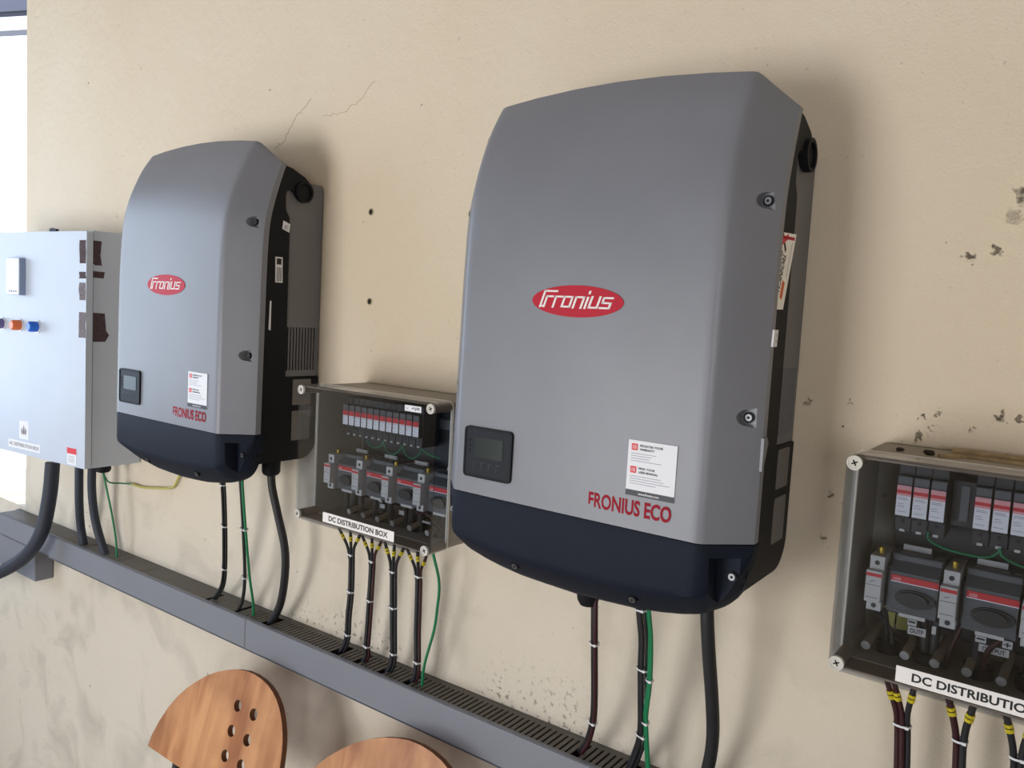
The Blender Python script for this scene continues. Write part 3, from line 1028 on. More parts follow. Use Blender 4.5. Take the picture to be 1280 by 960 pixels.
        MB().box(a+.030, a+.062, -.062, -.058, ZZ(-.133), ZZ(-.123)).build('clear_cover', 'module_light', sw)
        # small black auxiliary contact between column and switch
        MB().box(a+.0205, a+.0260, -.099, -.040, ZZ(-.196), ZZ(-.145)).build('auxiliary_contact', 'module_black', sw)
        # white column
        c = MB()
        c.box(a, a+.0185, -.120, -.088, ZZ(-.190), ZZ(-.150), .0008, 1)
        c.box(a+.0015, a+.0185, -.110, -.040, ZZ(-.2025), ZZ(-.1895), .0006, 1)
        c.box(a+.0015, a+.0185, -.110, -.040, ZZ(-.1500), ZZ(-.1330), .0006, 1)
        c.box(a+.002, a+.018, -.090, -.040, ZZ(-.200), ZZ(-.14))
        col_ = c.build('terminal_column', 'module_light', sw)
        MB().prism(front(0), [(a+.0006, ZZ(-.1570)), (a+.0179, ZZ(-.1570)), (a+.0179, ZZ(-.1528)), (a+.0006, ZZ(-.1528))], .1200, .1204).build('red_stripe', 'band_red' , sw)
        g = MB()
        g.prism(front(0), [(a+.002, ZZ(-.1840)), (a+.016, ZZ(-.1840)), (a+.016, ZZ(-.1833)), (a+.002, ZZ(-.1833))], .1200, .1203)
        g.prism(front(0), [(a+.001, ZZ(-.1682)), (a+.0175, ZZ(-.1682)), (a+.0175, ZZ(-.1676)), (a+.001, ZZ(-.1676))], .1200, .1203)
        g.prism(front(0), [(a+.005, ZZ(-.1645)), (a+.011, ZZ(-.1620)), (a+.0112, ZZ(-.1612)), (a+.005, ZZ(-.1637))], .1200, .1203)
        g.build('print', 'module_grey', sw)
        for zz in (-.1415, -.1960): MB().disc(front(0), a+.0100, ZZ(zz), .0030, .0030, .1095, .1105, 14).build('screw_hole', 'knob_black', sw)
        MB().tube([(a+.0105, -.092, ZZ(-.134)), (a+.0105, -.092, ZZ(-.1250))], .0034, 10).build('brass_stud', 'brass', sw, smooth=60)
    # bottom: dark wires into glands, stand offs, tags
    for (u, v, w_) in spd['glands']:
        MB().tube([(X(u), -.075, z0+.006), (X(u), -.075, z0+.020)], w_, 16).build('inner_gland', 'black_plastic', root, smooth=40)
    for pts, r, m_ in spd['wires']:
        MB().tube(smoothpath([(X(a), y, Z(b)) for a, y, b in pts], 6), r, 8).build('inner_wire', m_, root, smooth=60)
    for u in spd['posts']:
        p_ = MB().tube([(X(u)+.004, -.036, z0+.030), (X(u), -.104, z0+.0185)], .0052, 14).build('stand_off', 'pillar_brown', root, smooth=50)
        MB().tube([(X(u), -.1042, z0+.0185), (X(u)-.0002, -.1062, z0+.0181)], .0056, 14).build('stand_off_cap', 'module_light', p_, smooth=50)
    for (u0, u1, v0, v1, y, t_, m_) in spd['tags']:
        tg = MB().prism(front(0), [(X(u0), Z(v0)), (X(u1), Z(v0)), (X(u1), Z(v1)), (X(u0), Z(v1))], -y-.001, -y).build('inner_tag', m_, root)
        if t_: lettering('lettering', t_, front(y), X(u0)+(u1-u0)*.12, X(u1)-(u1-u0)*.12, Z(v0)+(v1-v0)*(.45 if t_ == '-' else .2), Z(v1)-(v1-v0)*(.45 if t_ == '-' else .2)+(.0015 if t_ == '-' else 0), 'ink_black', tg, bold=.02, thick=.0004)
    if spd.get('extra'): spd['extra'](root, X, Z, YF)
    return root

near = dict(sign=.008, x=[.047+.0187*k for k in range(3)]+[.131+.0190*k for k in range(3)]+[.213+.0190*k for k in range(3)]+[.295+.0190*k for k in range(2)],
            w=.0160, t=-.0420, b=-.0795, pale=True, sx=.0245, sz=0.0,
            green=[[(.0845, -.095), (.0865, -.104), (.102, -.111), (.125, -.1135), (.148, -.1125), (.158, -.105), (.160, -.099)],
                   [(.160, -.099), (.163, -.107), (.175, -.113), (.195, -.117), (.225, -.115), (.242, -.100)],
                   [(.242, -.100), (.246, -.109), (.265, -.116), (.300, -.116), (.324, -.100)]],
            glands=[(.050, 0, .014), (.095, 0, .017), (.150, 0, .017), (.205, 0, .017), (.262, 0, .017), (.318, 0, .017)],
            wires=[([(.043, -.085, -.205), (.046, -.08, -.225), (.047, -.078, -.262)], .0036, 'cable_black'),
                   ([(.030, -.085, -.200), (.036, -.08, -.215), (.052, -.078, -.235), (.055, -.078, -.262)], .0032, 'cable_black'),
                   ([(.085, -.07, -.205), (.090, -.075, -.235), (.092, -.078, -.262)], .006, 'cable_black'),
                   ([(.100, -.07, -.205), (.101, -.075, -.235), (.100, -.078, -.262)], .006, 'cable_black'),
                   ([(.130, -.085, -.200), (.126, -.088, -.215), (.119, -.088, -.240), (.116, -.082, -.262)], .0026, 'cable_darkred'),
                   ([(.175, -.085, -.205), (.167, -.09, -.212), (.158, -.09, -.228), (.155, -.082, -.262)], .0032, 'cable_darkred'),
                   ([(.148, -.06, -.200), (.146, -.07, -.235), (.145, -.078, -.262)], .008, 'cable_black'),
                   ([(.205, -.06, -.200), (.203, -.07, -.235), (.202, -.078, -.262)], .009, 'cable_black'),
                   ([(.260, -.06, -.200), (.258, -.07, -.235), (.258, -.078, -.262)], .009, 'cable_black'),
                   ([(.310, -.06, -.200), (.312, -.07, -.235), (.314, -.078, -.262)], .009, 'cable_black')],
            posts=[.029, .074, .107, .141, .176, .215, .25, .30],
            tags=[(.034, .050, -.240, -.213, -.045, None, 'cable_yellow'), (.052, .068, -.240, -.208, -.045, None, 'cable_yellow'),
                  (.0715, .0815, -.2165, -.2090, -.090, '-', 'module_light'), (.0725, .0925, -.2275, -.2175, -.090, 'OUTP', 'module_light'),
                  (.145, .156, -.2165, -.2090, -.090, '-', 'module_light'), (.149, .180, -.2275, -.2185, -.088, 'OUTPUT', 'module_light'),
                  (.1725, .1825, -.2160, -.2070, -.090, '+', 'module_light'), (.0985, .1030, -.2215, -.2115, -.088, None, 'module_light')])
def near_extra(root, X, Z, YF):
    MB().box(X(.105), X(.130), -.075, -.034, Z(-.085), Z(-.030)).build('blank_module', 'module_black', root)
    MB().box(X(.114), X(.123), -.078, -.07, Z(-.078), Z(-.035)).build('blank_grip', 'module_grey', root)
    for k in range(2): MB().disc(front(0), X(.022), Z(-.07-.15*k), .0028, .0028, .030, .036, 12).build('plate_screw', 'screw_steel', root)
near['extra'] = near_extra
near_box = make_box(.3580, .1355, near, 'nearest clear fronted box, cut by the right frame edge, white labelled modules in spaced threes', True, 'clear distribution boxes')

far = dict(sign=0.0, x=[.0505+.01740*k for k in range(12)], w=.0140, t=-.0515, b=-.0795, pale=False, sx=.0225, sz=-.010,
           green=[[(.118, -.104), (.124, -.113), (.140, -.116), (.155, -.110), (.162, -.100)],
                  [(.162, -.100), (.170, -.116), (.188, -.122), (.205, -.112), (.212, -.101)],
                  [(.212, -.101), (.222, -.117), (.240, -.122), (.256, -.112), (.262, -.101)],
                  [(.262, -.101), (.280, -.108), (.310, -.112)]],
           glands=[(.060, 0, .013), (.105, 0, .013), (.150, 0, .013), (.200, 0, .013), (.245, 0, .013), (.300, 0, .013)],
           wires=[([(.040+.0415*k, -.07, -.205), (.044+.0415*k, -.075, -.230), (.050+.041*k, -.078, -.262)], .0065, 'cable_black') for k in range(7)]
                 +[([(.052+.082*k, -.06, -.205), (.054+.082*k, -.065, -.235), (.056+.082*k, -.07, -.262)], .010, 'cable_black') for k in range(4)]
                 +[([(.250, -.088, -.224), (.262, -.09, -.220), (.285, -.09, -.222), (.300, -.085, -.24), (.302, -.08, -.262)], .003, 'cable_darkred')],
           posts=[.085, .125, .165, .205, .250, .295],
           tags=[(.150, .158, -.222, -.216, -.088, None, 'module_light'), (.153, .166, -.233, -.225, -.088, None, 'module_light'),
                 (.205, .218, -.236, -.228, -.088, None, 'module_light'), (.262, .270, -.222, -.216, -.088, None, 'module_light'), (.266, .286, -.240, -.236, -.088, None, 'module_light')])
def far_extra(root, X, Z, YF):
    t_ = MB().prism(front(0), [(X(.288), Z(-.0215)), (X(.327), Z(-.0215)), (X(.327), Z(-.0110)), (X(.288), Z(-.0110))], -YF, -YF+.0006).build('lid_tag', 'label_white', root)
    lettering('lettering', 'AJB', front(YF), X(.304), X(.324), Z(-.0192), Z(-.0132), 'ink_black', t_, bold=.01, thick=.0009)
    lettering('lettering', 'IX', front(YF), X(.2905), X(.298), Z(-.0192), Z(-.0142), 'ink_grey', t_, bold=.0, thick=.0009)
far['extra'] = far_extra
far_box = make_box(-.6590, .1237, far, 'clear fronted box between the two inverters, twelve red topped modules in one row', False, 'clear distribution boxes')

# bits lying on top of the near box
ch = MB()
rnd = random.Random(11)
def chunk(name, label, cat, c, s, m, seed, n=9):
    r = random.Random(seed)
    bm = bmesh.new()
    bmesh.ops.create_icosphere(bm, subdivisions=2, radius=1)
    for v in bm.verts:
        k = .75+.45*r.random()
        v.co = Vector((c[0]+v.co.x*s[0]*k, c[1]+v.co.y*s[1]*k, c[2]+v.co.z*s[2]*k))
    me = bpy.data.meshes.new(name)
    bm.to_mesh(me); bm.free()
    return tag(link_mesh(name, me, m), label, cat)
ZT = .1326
chunk('dirt_clump', 'small dark dirt clump on the nearest box top, close to its left corner', 'debris', (.4000, -.078, ZT+.0022), (.005, .004, .0025), 'dirt_dark', 1)
chunk('dirt_clump', 'larger dark dirt clump on the nearest box top, beside the torn splinters', 'debris', (.4330, -.078, ZT+.003), (.007, .004, .0032), 'dirt_dark', 2)
def splinter(label, pts, wd_, th, z):
    fr = Frame((0, 0, z), (1, 0, 0), (0, 1, 0))
    (a, b), (c, d) = pts
    L_ = math.hypot(c-a, d-b); nx, ny = -(d-b)/L_*wd_, (c-a)/L_*wd_
    o = MB().prism(fr, [(a-nx*.4, b-ny*.4), (a+(c-a)*.5-nx, b+(d-b)*.5-ny), (c-nx*.3, d-ny*.3), (c+nx*.5, d+ny*.5), (a+(c-a)*.4+nx*1.2, b+(d-b)*.4+ny), (a+nx, b+ny)], 0, th).build('wood_splinter', 'wood_chip')
    return tag(o, label, 'splinter', 'splinters on the nearest box')
splinter('broad pale splinter lying along the back of the nearest box top', ((.452, -.030), (.70, -.052)), .010, .006, ZT)
splinter('narrow pale splinter in front of the broad one on the box top', ((.470, -.062), (.66, -.075)), .004, .004, ZT)
splinter('short tan splinter beside the dark clump on the box top', ((.446, -.088), (.474, -.060)), .004, .004, ZT)

# ------------------------------------------------------------------ slotted cable trunking
def dz_(x): return -.4505+.0100*x
TOP, HT, YFR = 0.0, .073, -.067
duct = thing('cable_trunking', 'long grey slotted cable trunking running along the wall below every box', 'trunking', (-.5, 0, -.53))
def sheared(b):
    """lay straight pieces along the slightly sloping run"""
    for v in b.bm.verts: v.co.z += dz_(v.co.x)
    return b
sheared(MB().box(-2.34, 1.6, -.004, -.0006, -HT, .0005)).build('back_wall', 'duct_finger', duct)
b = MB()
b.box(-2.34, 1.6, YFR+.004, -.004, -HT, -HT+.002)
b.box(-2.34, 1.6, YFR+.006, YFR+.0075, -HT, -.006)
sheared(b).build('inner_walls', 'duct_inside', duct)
# cover lengths
cuts = [(-2.335, -1.962, 0), (-1.960, -.953, .003), (-.9515, .55, .003), (.5515, 1.6, .003)]
for a, c, k in cuts:
    m_ = MB()
    n = max(2, int((c-a)/.3))
    m_.box(a, c, YFR-k, YFR+.004-k, -HT-.001-k*.6, -.001+k*.3, .0012, 1)
    m_.box(a, c, YFR-k, YFR+.0045, -.0035+k*.3, -.001+k*.3)
    m_.box(a, c, YFR-k, YFR+.010, -HT-.001-k*.6, -HT+.002-k*.6)
    sheared(m_).build('cover', 'duct_cover', duct)
# top face: solid strip by the wall, then slots between fingers
b = MB()
b.box(-2.34, 1.6, -.0145, -.002, -.002, .0)
sheared(b).build('back_strip', 'duct_finger', duct)
cable_slots = [-1.755, -1.60, -1.565, -1.44, -1.128, -1.013, -.895, -.657, -.5896, -.518, -.4466, -.0564, .0413, .160, .4355, .5015, .5627]
b = MB()
pitch = .0119
x = -2.33
while x < 1.6:
    near_slot = any(abs(x-s-.000) < .0075 for s in cable_slots)
    sw_ = .0044 if x > -.985 else .0007
    if near_slot and x > -1.2:
        x += pitch; continue
    if near_slot: sw_ = .005
    a, c = x+sw_*.5, x+pitch-sw_*.5
    ya, yb = YFR+.004, -.0145
    vs = []
    b.box(a, c, ya, yb, -.002, .0)
    x += pitch
o = sheared(b).build('finger', 'duct_finger', duct, label='row of slotted fingers')
o['kind'] = 'stuff'
# short elbow piece going down at the left end
e = MB(); e.box(-2.50, -2.085, -.058, -.002, -.185, -HT-.002, .002, 1)
sheared(e).build('elbow', 'duct_cover', duct)

# ------------------------------------------------------------------ cables
P = {
'cab_big': [(-1.9129, -0.08, -0.2369), (-1.9096, -0.09, -0.3383), (-1.9146, -0.11, -0.4467), (-1.9745, -0.13, -0.5302), (-2.0808, -0.16, -0.5988), (-2.2165, -0.2, -0.6558), (-2.5004, -0.22, -0.7407)],
'cab1': [(-1.7571, -0.075, -0.223), (-1.7661, -0.07, -0.3298), (-1.7871, -0.055, -0.4136), (-1.7822, -0.05, -0.4574), (-1.7823, -0.045, -0.4927)],
'cab2': [(-1.681, -0.075, -0.2111), (-1.6899, -0.07, -0.2924), (-1.6854, -0.06, -0.3826), (-1.6527, -0.05, -0.465), (-1.6392, -0.045, -0.489)],
'cabg': [(-1.6266, -0.07, -0.2216), (-1.6171, -0.07, -0.2429), (-1.5944, -0.06, -0.3413), (-1.5901, -0.05, -0.4161), (-1.5942, -0.045, -0.4669), (-1.5892, -0.045, -0.4868)],
'yel': [(-1.6173, -0.07, -0.2338), (-1.6299, -0.05, -0.2547), (-1.6301, -0.02, -0.2612), (-1.5826, -0.01, -0.2568)],
'yel2': [(-1.5826, -0.01, -0.2568), (-1.5299, -0.008, -0.2573), (-1.4506, -0.008, -0.2458), (-1.3749, -0.008, -0.2305), (-1.3411, -0.008, -0.1921), (-1.2931, -0.008, -0.1544)],
'i1a': [(-0.995, -0.12, -0.0857), (-0.9833, -0.118, -0.1415), (-1.0002, -0.1, -0.2433), (-1.0334, -0.075, -0.3579), (-1.0712, -0.055, -0.4175), (-1.1153, -0.045, -0.4617), (-1.1362, -0.042, -0.4866)],
'i1b': [(-0.9222, -0.12, -0.0746), (-0.9137, -0.118, -0.1332), (-0.9264, -0.1, -0.2357), (-0.951, -0.075, -0.3594), (-0.9862, -0.055, -0.4294), (-1.0183, -0.045, -0.4683)],
'i1g': [(-0.9032, -0.125, -0.0712), (-0.9024, -0.122, -0.1235), (-0.9061, -0.108, -0.2319), (-0.9189, -0.085, -0.3492), (-0.9391, -0.06, -0.4157), (-0.9513, -0.048, -0.4532)],
'i1c': [(-0.8449, -0.09, -0.0842), (-0.8402, -0.09, -0.1245), (-0.8244, -0.085, -0.1834), (-0.8088, -0.075, -0.2595), (-0.8185, -0.065, -0.3295), (-0.8517, -0.05, -0.4068), (-0.895, -0.042, -0.4664)],
'd1al': [(-0.6298, -0.08, -0.1634), (-0.6291, -0.08, -0.1767), (-0.6142, -0.07, -0.2126)],
'd1am': [(-0.596, -0.08, -0.1633), (-0.5953, -0.08, -0.1764), (-0.6029, -0.07, -0.2123)],
'd1ar': [(-0.5677, -0.08, -0.1641), (-0.5669, -0.08, -0.1771), (-0.5933, -0.07, -0.2125)],
'd1at': [(-0.6066, -0.065, -0.2305), (-0.6103, -0.06, -0.3108), (-0.6201, -0.055, -0.3681), (-0.626, -0.05, -0.4094), (-0.6364, -0.046, -0.4383), (-0.6571, -0.042, -0.467)],
'd1bl': [(-0.5606, -0.08, -0.1659), (-0.5598, -0.08, -0.1789), (-0.5501, -0.07, -0.2128)],
'd1bm': [(-0.5331, -0.08, -0.1635), (-0.5324, -0.08, -0.1764), (-0.5409, -0.07, -0.2119)],
'd1br': [(-0.508, -0.08, -0.168), (-0.5073, -0.08, -0.1807), (-0.5324, -0.07, -0.2133)],
'd1bt': [(-0.5452, -0.065, -0.2299), (-0.5527, -0.06, -0.3146), (-0.5597, -0.055, -0.3684), (-0.567, -0.05, -0.4181), (-0.5699, -0.046, -0.4425), (-0.5896, -0.042, -0.4707)],
'd1cl': [(-0.4971, -0.08, -0.1641), (-0.4964, -0.08, -0.1767), (-0.4895, -0.07, -0.217)],
'd1cm': [(-0.4708, -0.08, -0.1649), (-0.47, -0.08, -0.1774), (-0.4806, -0.07, -0.2171)],
'd1cr': [(-0.445, -0.08, -0.1641), (-0.4443, -0.08, -0.1765), (-0.4719, -0.07, -0.2167)],
'd1ct': [(-0.4859, -0.065, -0.2373), (-0.4866, -0.06, -0.312), (-0.4885, -0.055, -0.3649), (-0.4909, -0.05, -0.4103), (-0.4977, -0.046, -0.4405), (-0.5184, -0.042, -0.4704)],
'd1dl': [(-0.4365, -0.08, -0.1654), (-0.4357, -0.08, -0.1778), (-0.4235, -0.07, -0.2128)],
'd1dm': [(-0.4094, -0.08, -0.1627), (-0.4087, -0.08, -0.1749), (-0.4145, -0.07, -0.2117)],
'd1dr': [(-0.3882, -0.08, -0.1734), (-0.3875, -0.08, -0.1856), (-0.4073, -0.07, -0.2152)],
'd1dt': [(-0.4174, -0.065, -0.2303), (-0.4202, -0.06, -0.2958), (-0.424, -0.055, -0.3464), (-0.425, -0.05, -0.4082), (-0.4311, -0.046, -0.4425), (-0.4466, -0.042, -0.4654)],
'd1g': [(-0.3705, -0.08, -0.1664), (-0.3678, -0.08, -0.1765), (-0.3596, -0.07, -0.229), (-0.3708, -0.06, -0.2904), (-0.3808, -0.055, -0.334), (-0.404, -0.05, -0.4048), (-0.4124, -0.045, -0.4465), (-0.4153, -0.043, -0.4645)],
'i2a': [(-0.0023, -0.12, -0.1102), (0.0018, -0.12, -0.1663), (0.0002, -0.11, -0.2262), (-0.0098, -0.08, -0.3318), (-0.0182, -0.065, -0.3785), (-0.0321, -0.052, -0.4206), (-0.047, -0.045, -0.4475), (-0.0564, -0.04, -0.4703)],
'i2b': [(0.0781, -0.13, -0.0705), (0.084, -0.128, -0.1445), (0.0851, -0.115, -0.1945), (0.0799, -0.1, -0.2457), (0.0764, -0.085, -0.3005), (0.07, -0.065, -0.369), (0.0557, -0.05, -0.414), (0.0413, -0.042, -0.4516)],
'i2g': [(0.0901, -0.13, -0.0738), (0.0951, -0.128, -0.1355), (0.0967, -0.115, -0.1911), (0.093, -0.1, -0.2591), (0.0841, -0.085, -0.3119), (0.0798, -0.075, -0.3405), (0.0774, -0.055, -0.4047), (0.0799, -0.043, -0.4624)],
'i2c': [(0.1775, -0.12, -0.0787), (0.1827, -0.12, -0.1305), (0.1852, -0.11, -0.1842), (0.1878, -0.09, -0.2605), (0.186, -0.07, -0.3251), (0.1771, -0.055, -0.3849), (0.1599, -0.042, -0.4491)],
'd2al': [(0.4106, -0.08, -0.1529), (0.4115, -0.08, -0.1633), (0.4234, -0.072, -0.2013)],
'd2am': [(0.4191, -0.08, -0.1534), (0.42, -0.08, -0.1637), (0.4298, -0.072, -0.2001)],
'd2ar': [(0.4414, -0.08, -0.1546), (0.4423, -0.08, -0.1647), (0.4373, -0.072, -0.2003)],
'd2at': [(0.4316, -0.065, -0.2207), (0.435, -0.06, -0.2799), (0.4392, -0.05, -0.3707), (0.4355, -0.043, -0.4547)],
'd2bl': [(0.4803, -0.08, -0.152), (0.4812, -0.08, -0.1619), (0.4898, -0.072, -0.1982)],
'd2br': [(0.5063, -0.08, -0.1554), (0.5072, -0.08, -0.1651), (0.5019, -0.072, -0.1979)],
'd2bt': [(0.4964, -0.065, -0.2168), (0.4988, -0.06, -0.2701), (0.5032, -0.05, -0.3631), (0.5015, -0.043, -0.4544)],
'd2cl': [(0.5407, -0.08, -0.1525), (0.5415, -0.08, -0.162), (0.5501, -0.072, -0.1977)],
'd2cr': [(0.5663, -0.08, -0.1552), (0.5672, -0.08, -0.1646), (0.5618, -0.072, -0.1973)],
'd2ct': [(0.5567, -0.065, -0.2161), (0.5597, -0.06, -0.2705), (0.5644, -0.05, -0.3655), (0.5627, -0.043, -0.4542)],
}

def trunk_paths(path, n, r, squash=.55):
    """n parallel strands following one path, side by side along the wall"""
    out = []
    for k in range(n):
        u = (k-(n-1)/2)
        off = Vector((u*r*1.75, (-r*squash if k % 2 else r*squash), 0))
        out.append([p+off for p in path])
    return out
def tie(path, idx, rx, ry, root, head=1, sub=6):
    i = min(idx*sub, len(path)-2)
    p = path[i]
    t = (path[i+1]-path[max(i-1, 0)]).normalized()
    u = (Vector((1, 0, 0))-t*t.x).normalized()
    v = t.cross(u)
    m_ = MB()
    seg = 18
    for dlo, dhi, rr_ in ((-.0014, .0014, .0007),):
        ring = []
        for s_, e_ in ((dlo, 0), (dlo, rr_), (dhi, rr_), (dhi, 0)):
            ring.append([m_.bm.verts.new(p+t*s_+u*((rx+e_)*math.cos(2*math.pi*k/seg))+v*((ry+e_)*math.sin(2*math.pi*k/seg))) for k in range(seg)])
        for a in range(4):
            A, B = ring[a], ring[(a+1) % 4]
            for k in range(seg):
                j = (k+1) % seg
                m_.bm.faces.new((A[k], A[j], B[j], B[k]))
    # the little head of the tie
    c = p+u*rx*head*.6-v*0+Vector((0, -(ry+.0012), 0))
    m_.box(c.x-.0022, c.x+.0022, c.y-.0018, c.y+.0018, c.z-.0018, c.z+.0018)
    m_.build('cable_tie', 'tie_white', root)
def strand(path, r, m, root, name='wire', cap=True):
    return MB().tube(path, r, 10, cap=cap).build(name, m, root, smooth=60)
def wire_radius_marks(pts, r, root, k=.45, length=.011):
    a, b = Vector(pts[0]), Vector(pts[-1])
    p = smoothpath(pts, 10)
    i = int(len(p)*k)
    i = min(i, len(p)-2)
    t = (p[i+1]-p[i]).normalized()
    MB().tube([p[i]-t*length*.5, p[i]-t*length*.12], r*1.25, 10).build('wire_marker', 'marker_yellow', root)
    MB().tube([p[i]+t*length*.05, p[i]+t*length*.5], r*1.25, 10).build('wire_marker', 'marker_yellow', root)

def fan_bundle(key, n, colours, r, ties, label, group, strands='lmr', sink=.012):
    tp = [Vector(p) for p in P[key+'t']]
    tp.append(tp[-1]+Vector((-.004, .002, -sink)))
    root = thing('cable_bundle', label, 'cable bundle', tp[-1], group)
    path = smoothpath(tp, 6)
    offs = trunk_paths(path, n, r)
    for k in range(n):
        q = strands[k]
        head = [Vector(p) for p in P[key+q]]
        full = smoothpath(head+[offs[k][1]], 6)[:-1]+offs[k][1:]
        # flare the strands apart as they drop into the slot
        strand(full, r, colours[k], root)
        wire_radius_marks(head, r, root, (.72, .76, .70)[k % 3])
    for t_ in ties: tie(path, t_, r*(n*.875+.35), r*1.65, root)
    return root
BK, RD = 'cable_black', 'cable_darkred'
g1 = 'cable bundles below the middle clear box'
fan_bundle('d1a', 3, [BK, BK, BK], .0031, (0, 1, 3), 'leftmost of four tied cable bundles under the middle clear box', g1)
fan_bundle('d1b', 3, [BK, BK, RD], .0031, (0, 1, 3), 'second tied bundle under the middle clear box, with a dark red wire', g1)
fan_bundle('d1c', 3, [BK, BK, BK], .0033, (0, 1, 3), 'third tied bundle under the middle clear box, all black and thickest', g1)
fan_bundle('d1d', 3, [BK, BK, RD], .0031, (0, 3), 'rightmost tied bundle under the middle clear box, beside the single green wire', g1)
g2 = 'cable bundles below the nearest clear box'
fan_bundle('d2a', 3, [RD, RD, BK], .0036, (0,), 'leftmost forked cable bundle under the nearest clear box', g2)
fan_bundle('d2b', 2, [RD, BK], .0042, (0,), 'middle forked cable bundle under the nearest clear box', g2, 'lr')
fan_bundle('d2c', 2, [BK, BK], .0040, (0,), 'rightmost forked cable bundle under the nearest clear box, at the frame edge', g2, 'lr')

def run(key, n, colours, r, ties, name, label, cat, gland=None, group=None, sink=.012, squash=.55):
    tp = [Vector(p) for p in P[key]]
    tp.append(tp[-1]+Vector((-.003, .001, -sink)))
    root = thing(name, label, cat, tp[-1], group)
    path = smoothpath(tp, 6)
    if n == 1: strand(path, r, colours[0], root, 'sheath' if cat == 'cable' else 'wire')
    else:
        for k, q in enumerate(trunk_paths(path, n, r, squash)): strand(q, r, colours[k], root)
    for t_ in ties: tie(path, t_, r*(n*.875+.35) if n > 1 else r*1.1, r*1.65 if n > 1 else r*1.1, root)
    return root, path
def gland(p, r, h, parent):
    p = Vector(p)
    m_ = MB()
    m_.tube([p+Vector((0, 0, h)), p+Vector((0, 0, h*.25)), p+Vector((0, 0, h*.08)), p], [r, r, r*.86, r*.62], 18)
    m_.build('gland', 'black_plastic', parent, smooth=35)

gi = 'cables under the far inverter'
run('i1a', 3, [BK]*3, .0031, (1, 2, 3), 'cable_bundle', 'black tied cable bundle, leftmost under the far inverter', 'cable bundle', group=gi)
run('i1b', 2, [BK]*2, .0038, (2, 3), 'cable_bundle', 'thin black tied bundle beside the green pair under the far inverter', 'cable bundle', group=gi)
run('i1g', 2, ['cable_green']*2, .0030, (2,), 'earth_wire_pair', 'green wire pair hanging under the far inverter', 'wire', sink=.006)
r_, p_ = run('i1c', 1, [BK], .0090, (), 'thick_cable', 'thick black cable curving down from the far inverter, near the middle box', 'cable')
gland((-.8449, -.09, -.1000), .0200, .035, inv_far)
run('i2a', 2, [BK, RD], .0038, (2, 4), 'cable_bundle', 'black and dark red tied cables under the near inverter, leftmost', 'cable bundle')
gland((-.0105, -.12, -.1640), .0195, .100, inv)
run('i2b', 3, [BK]*3, .0032, (1, 3, 5), 'cable_bundle', 'black tied cable bundle behind the green pair under the near inverter', 'cable bundle')
run('i2g', 2, ['cable_green']*2, .0027, (3, 5), 'earth_wire_pair', 'green wire pair hanging under the near inverter', 'wire', sink=.006)
run('i2c', 1, [BK], .0098, (), 'thick_cable', 'thick black cable hanging from the right end of the near inverter', 'cable')
run('d1g', 1, ['cable_green'], .0028, (), 'earth_wire', 'single green wire from the middle clear box to the trunking', 'wire', sink=.006)
run('cab1', 1, ['cable_slate'], .0115, (), 'thick_cable', 'left of two parallel dark cables from the pale cabinet into the trunking', 'cable', sink=.008)
run('cab2', 1, ['cable_slate'], .0115, (), 'thick_cable', 'right of two parallel dark cables from the pale cabinet into the trunking', 'cable', sink=.008)
r_, p_ = run('cabg', 1, ['cable_green'], .0028, (), 'earth_wire', 'thin green wire from the gland below the pale cabinet', 'wire', sink=.006)
# big cable hanging free in front of the trunking
big = thing('heavy_cable', 'very thick dark cable looping down to the left below the pale cabinet', 'cable', P['cab_big'][-1])
strand(smoothpath(P['cab_big'], 8), .0205, 'cable_slate', big, 'sheath')
yw = thing('earth_wire', 'thin old wire with yellow sleeve along the wall behind the far inverter', 'wire', P['yel2'][0])
strand(smoothpath(P['yel'], 6), .0022, 'cable_green', yw)
strand(smoothpath(P['yel2'], 6), .0034, 'cable_yellow', yw, 'yellow_sleeve')

# ------------------------------------------------------------------ pale steel cabinet at the left
cb = thing('steel_cabinet', 'pale steel distribution cabinet with meter and indicator lamps, at far left', 'cabinet', (-1.9, 0, -.195))
XR_ = -1.555
MB().box(-2.195, XR_, -.138, -.002, -.192, .4435, .002, 1).build('body', 'cabinet_paint', cb)
MB().box(-2.185, XR_-.006, -.1425, -.137, -.184, .4355).build('door_seal', 'cabinet_gap', cb)
A6 = math.radians(6)
fd = Frame((-1.553, -.158, 0), (math.cos(A6), math.sin(A6), 0), (0, 0, 1))
door = MB()
door.prism(fd, rr_pts(-.640, .004, -.191, .4390, .003, 3), -.0175, 0)
dr = door.build('door', 'cabinet_paint', cb, smooth=25)
def dtape(u0, u1, z0, z1, seed, m_='tape_residue'):
    r = random.Random(seed)
    pts = []
    n = 5
    for k in range(n): pts.append((u0+r.uniform(0, .004), z0+(z1-z0)*k/(n-1)))
    for k in range(n-1, -1, -1): pts.append((u1-r.uniform(0, .004), z0+(z1-z0)*k/(n-1)))
    return pts
for k, (z0, z1, m_) in enumerate(((.355, .4155, 'tape_residue'), (.3155, .333, 'tape_residue'), (.2587, .305, 'tape_smear'), (.160, .227, 'tape_smear'))):
    MB().prism(fd, dtape(-.029, .0035, z0, z1, k)[::-1], -.0005, .0004+.0001*k).build('tape_residue', m_, cb)
fs = side(XR_)
MB().prism(fs, [(-.1375, .356), (-.1325, .352), (-.115, .353), (-.119, .380), (-.116, .4165), (-.1375, .4170)], -.0005, .0005).build('tape_residue', 'tape_residue', cb)
MB().prism(fs, [(-.1375, .3200), (-.110, .3190), (-.107, .3360), (-.1375, .3370)], -.0005, .0005).build('tape_residue', 'tape_residue', cb)
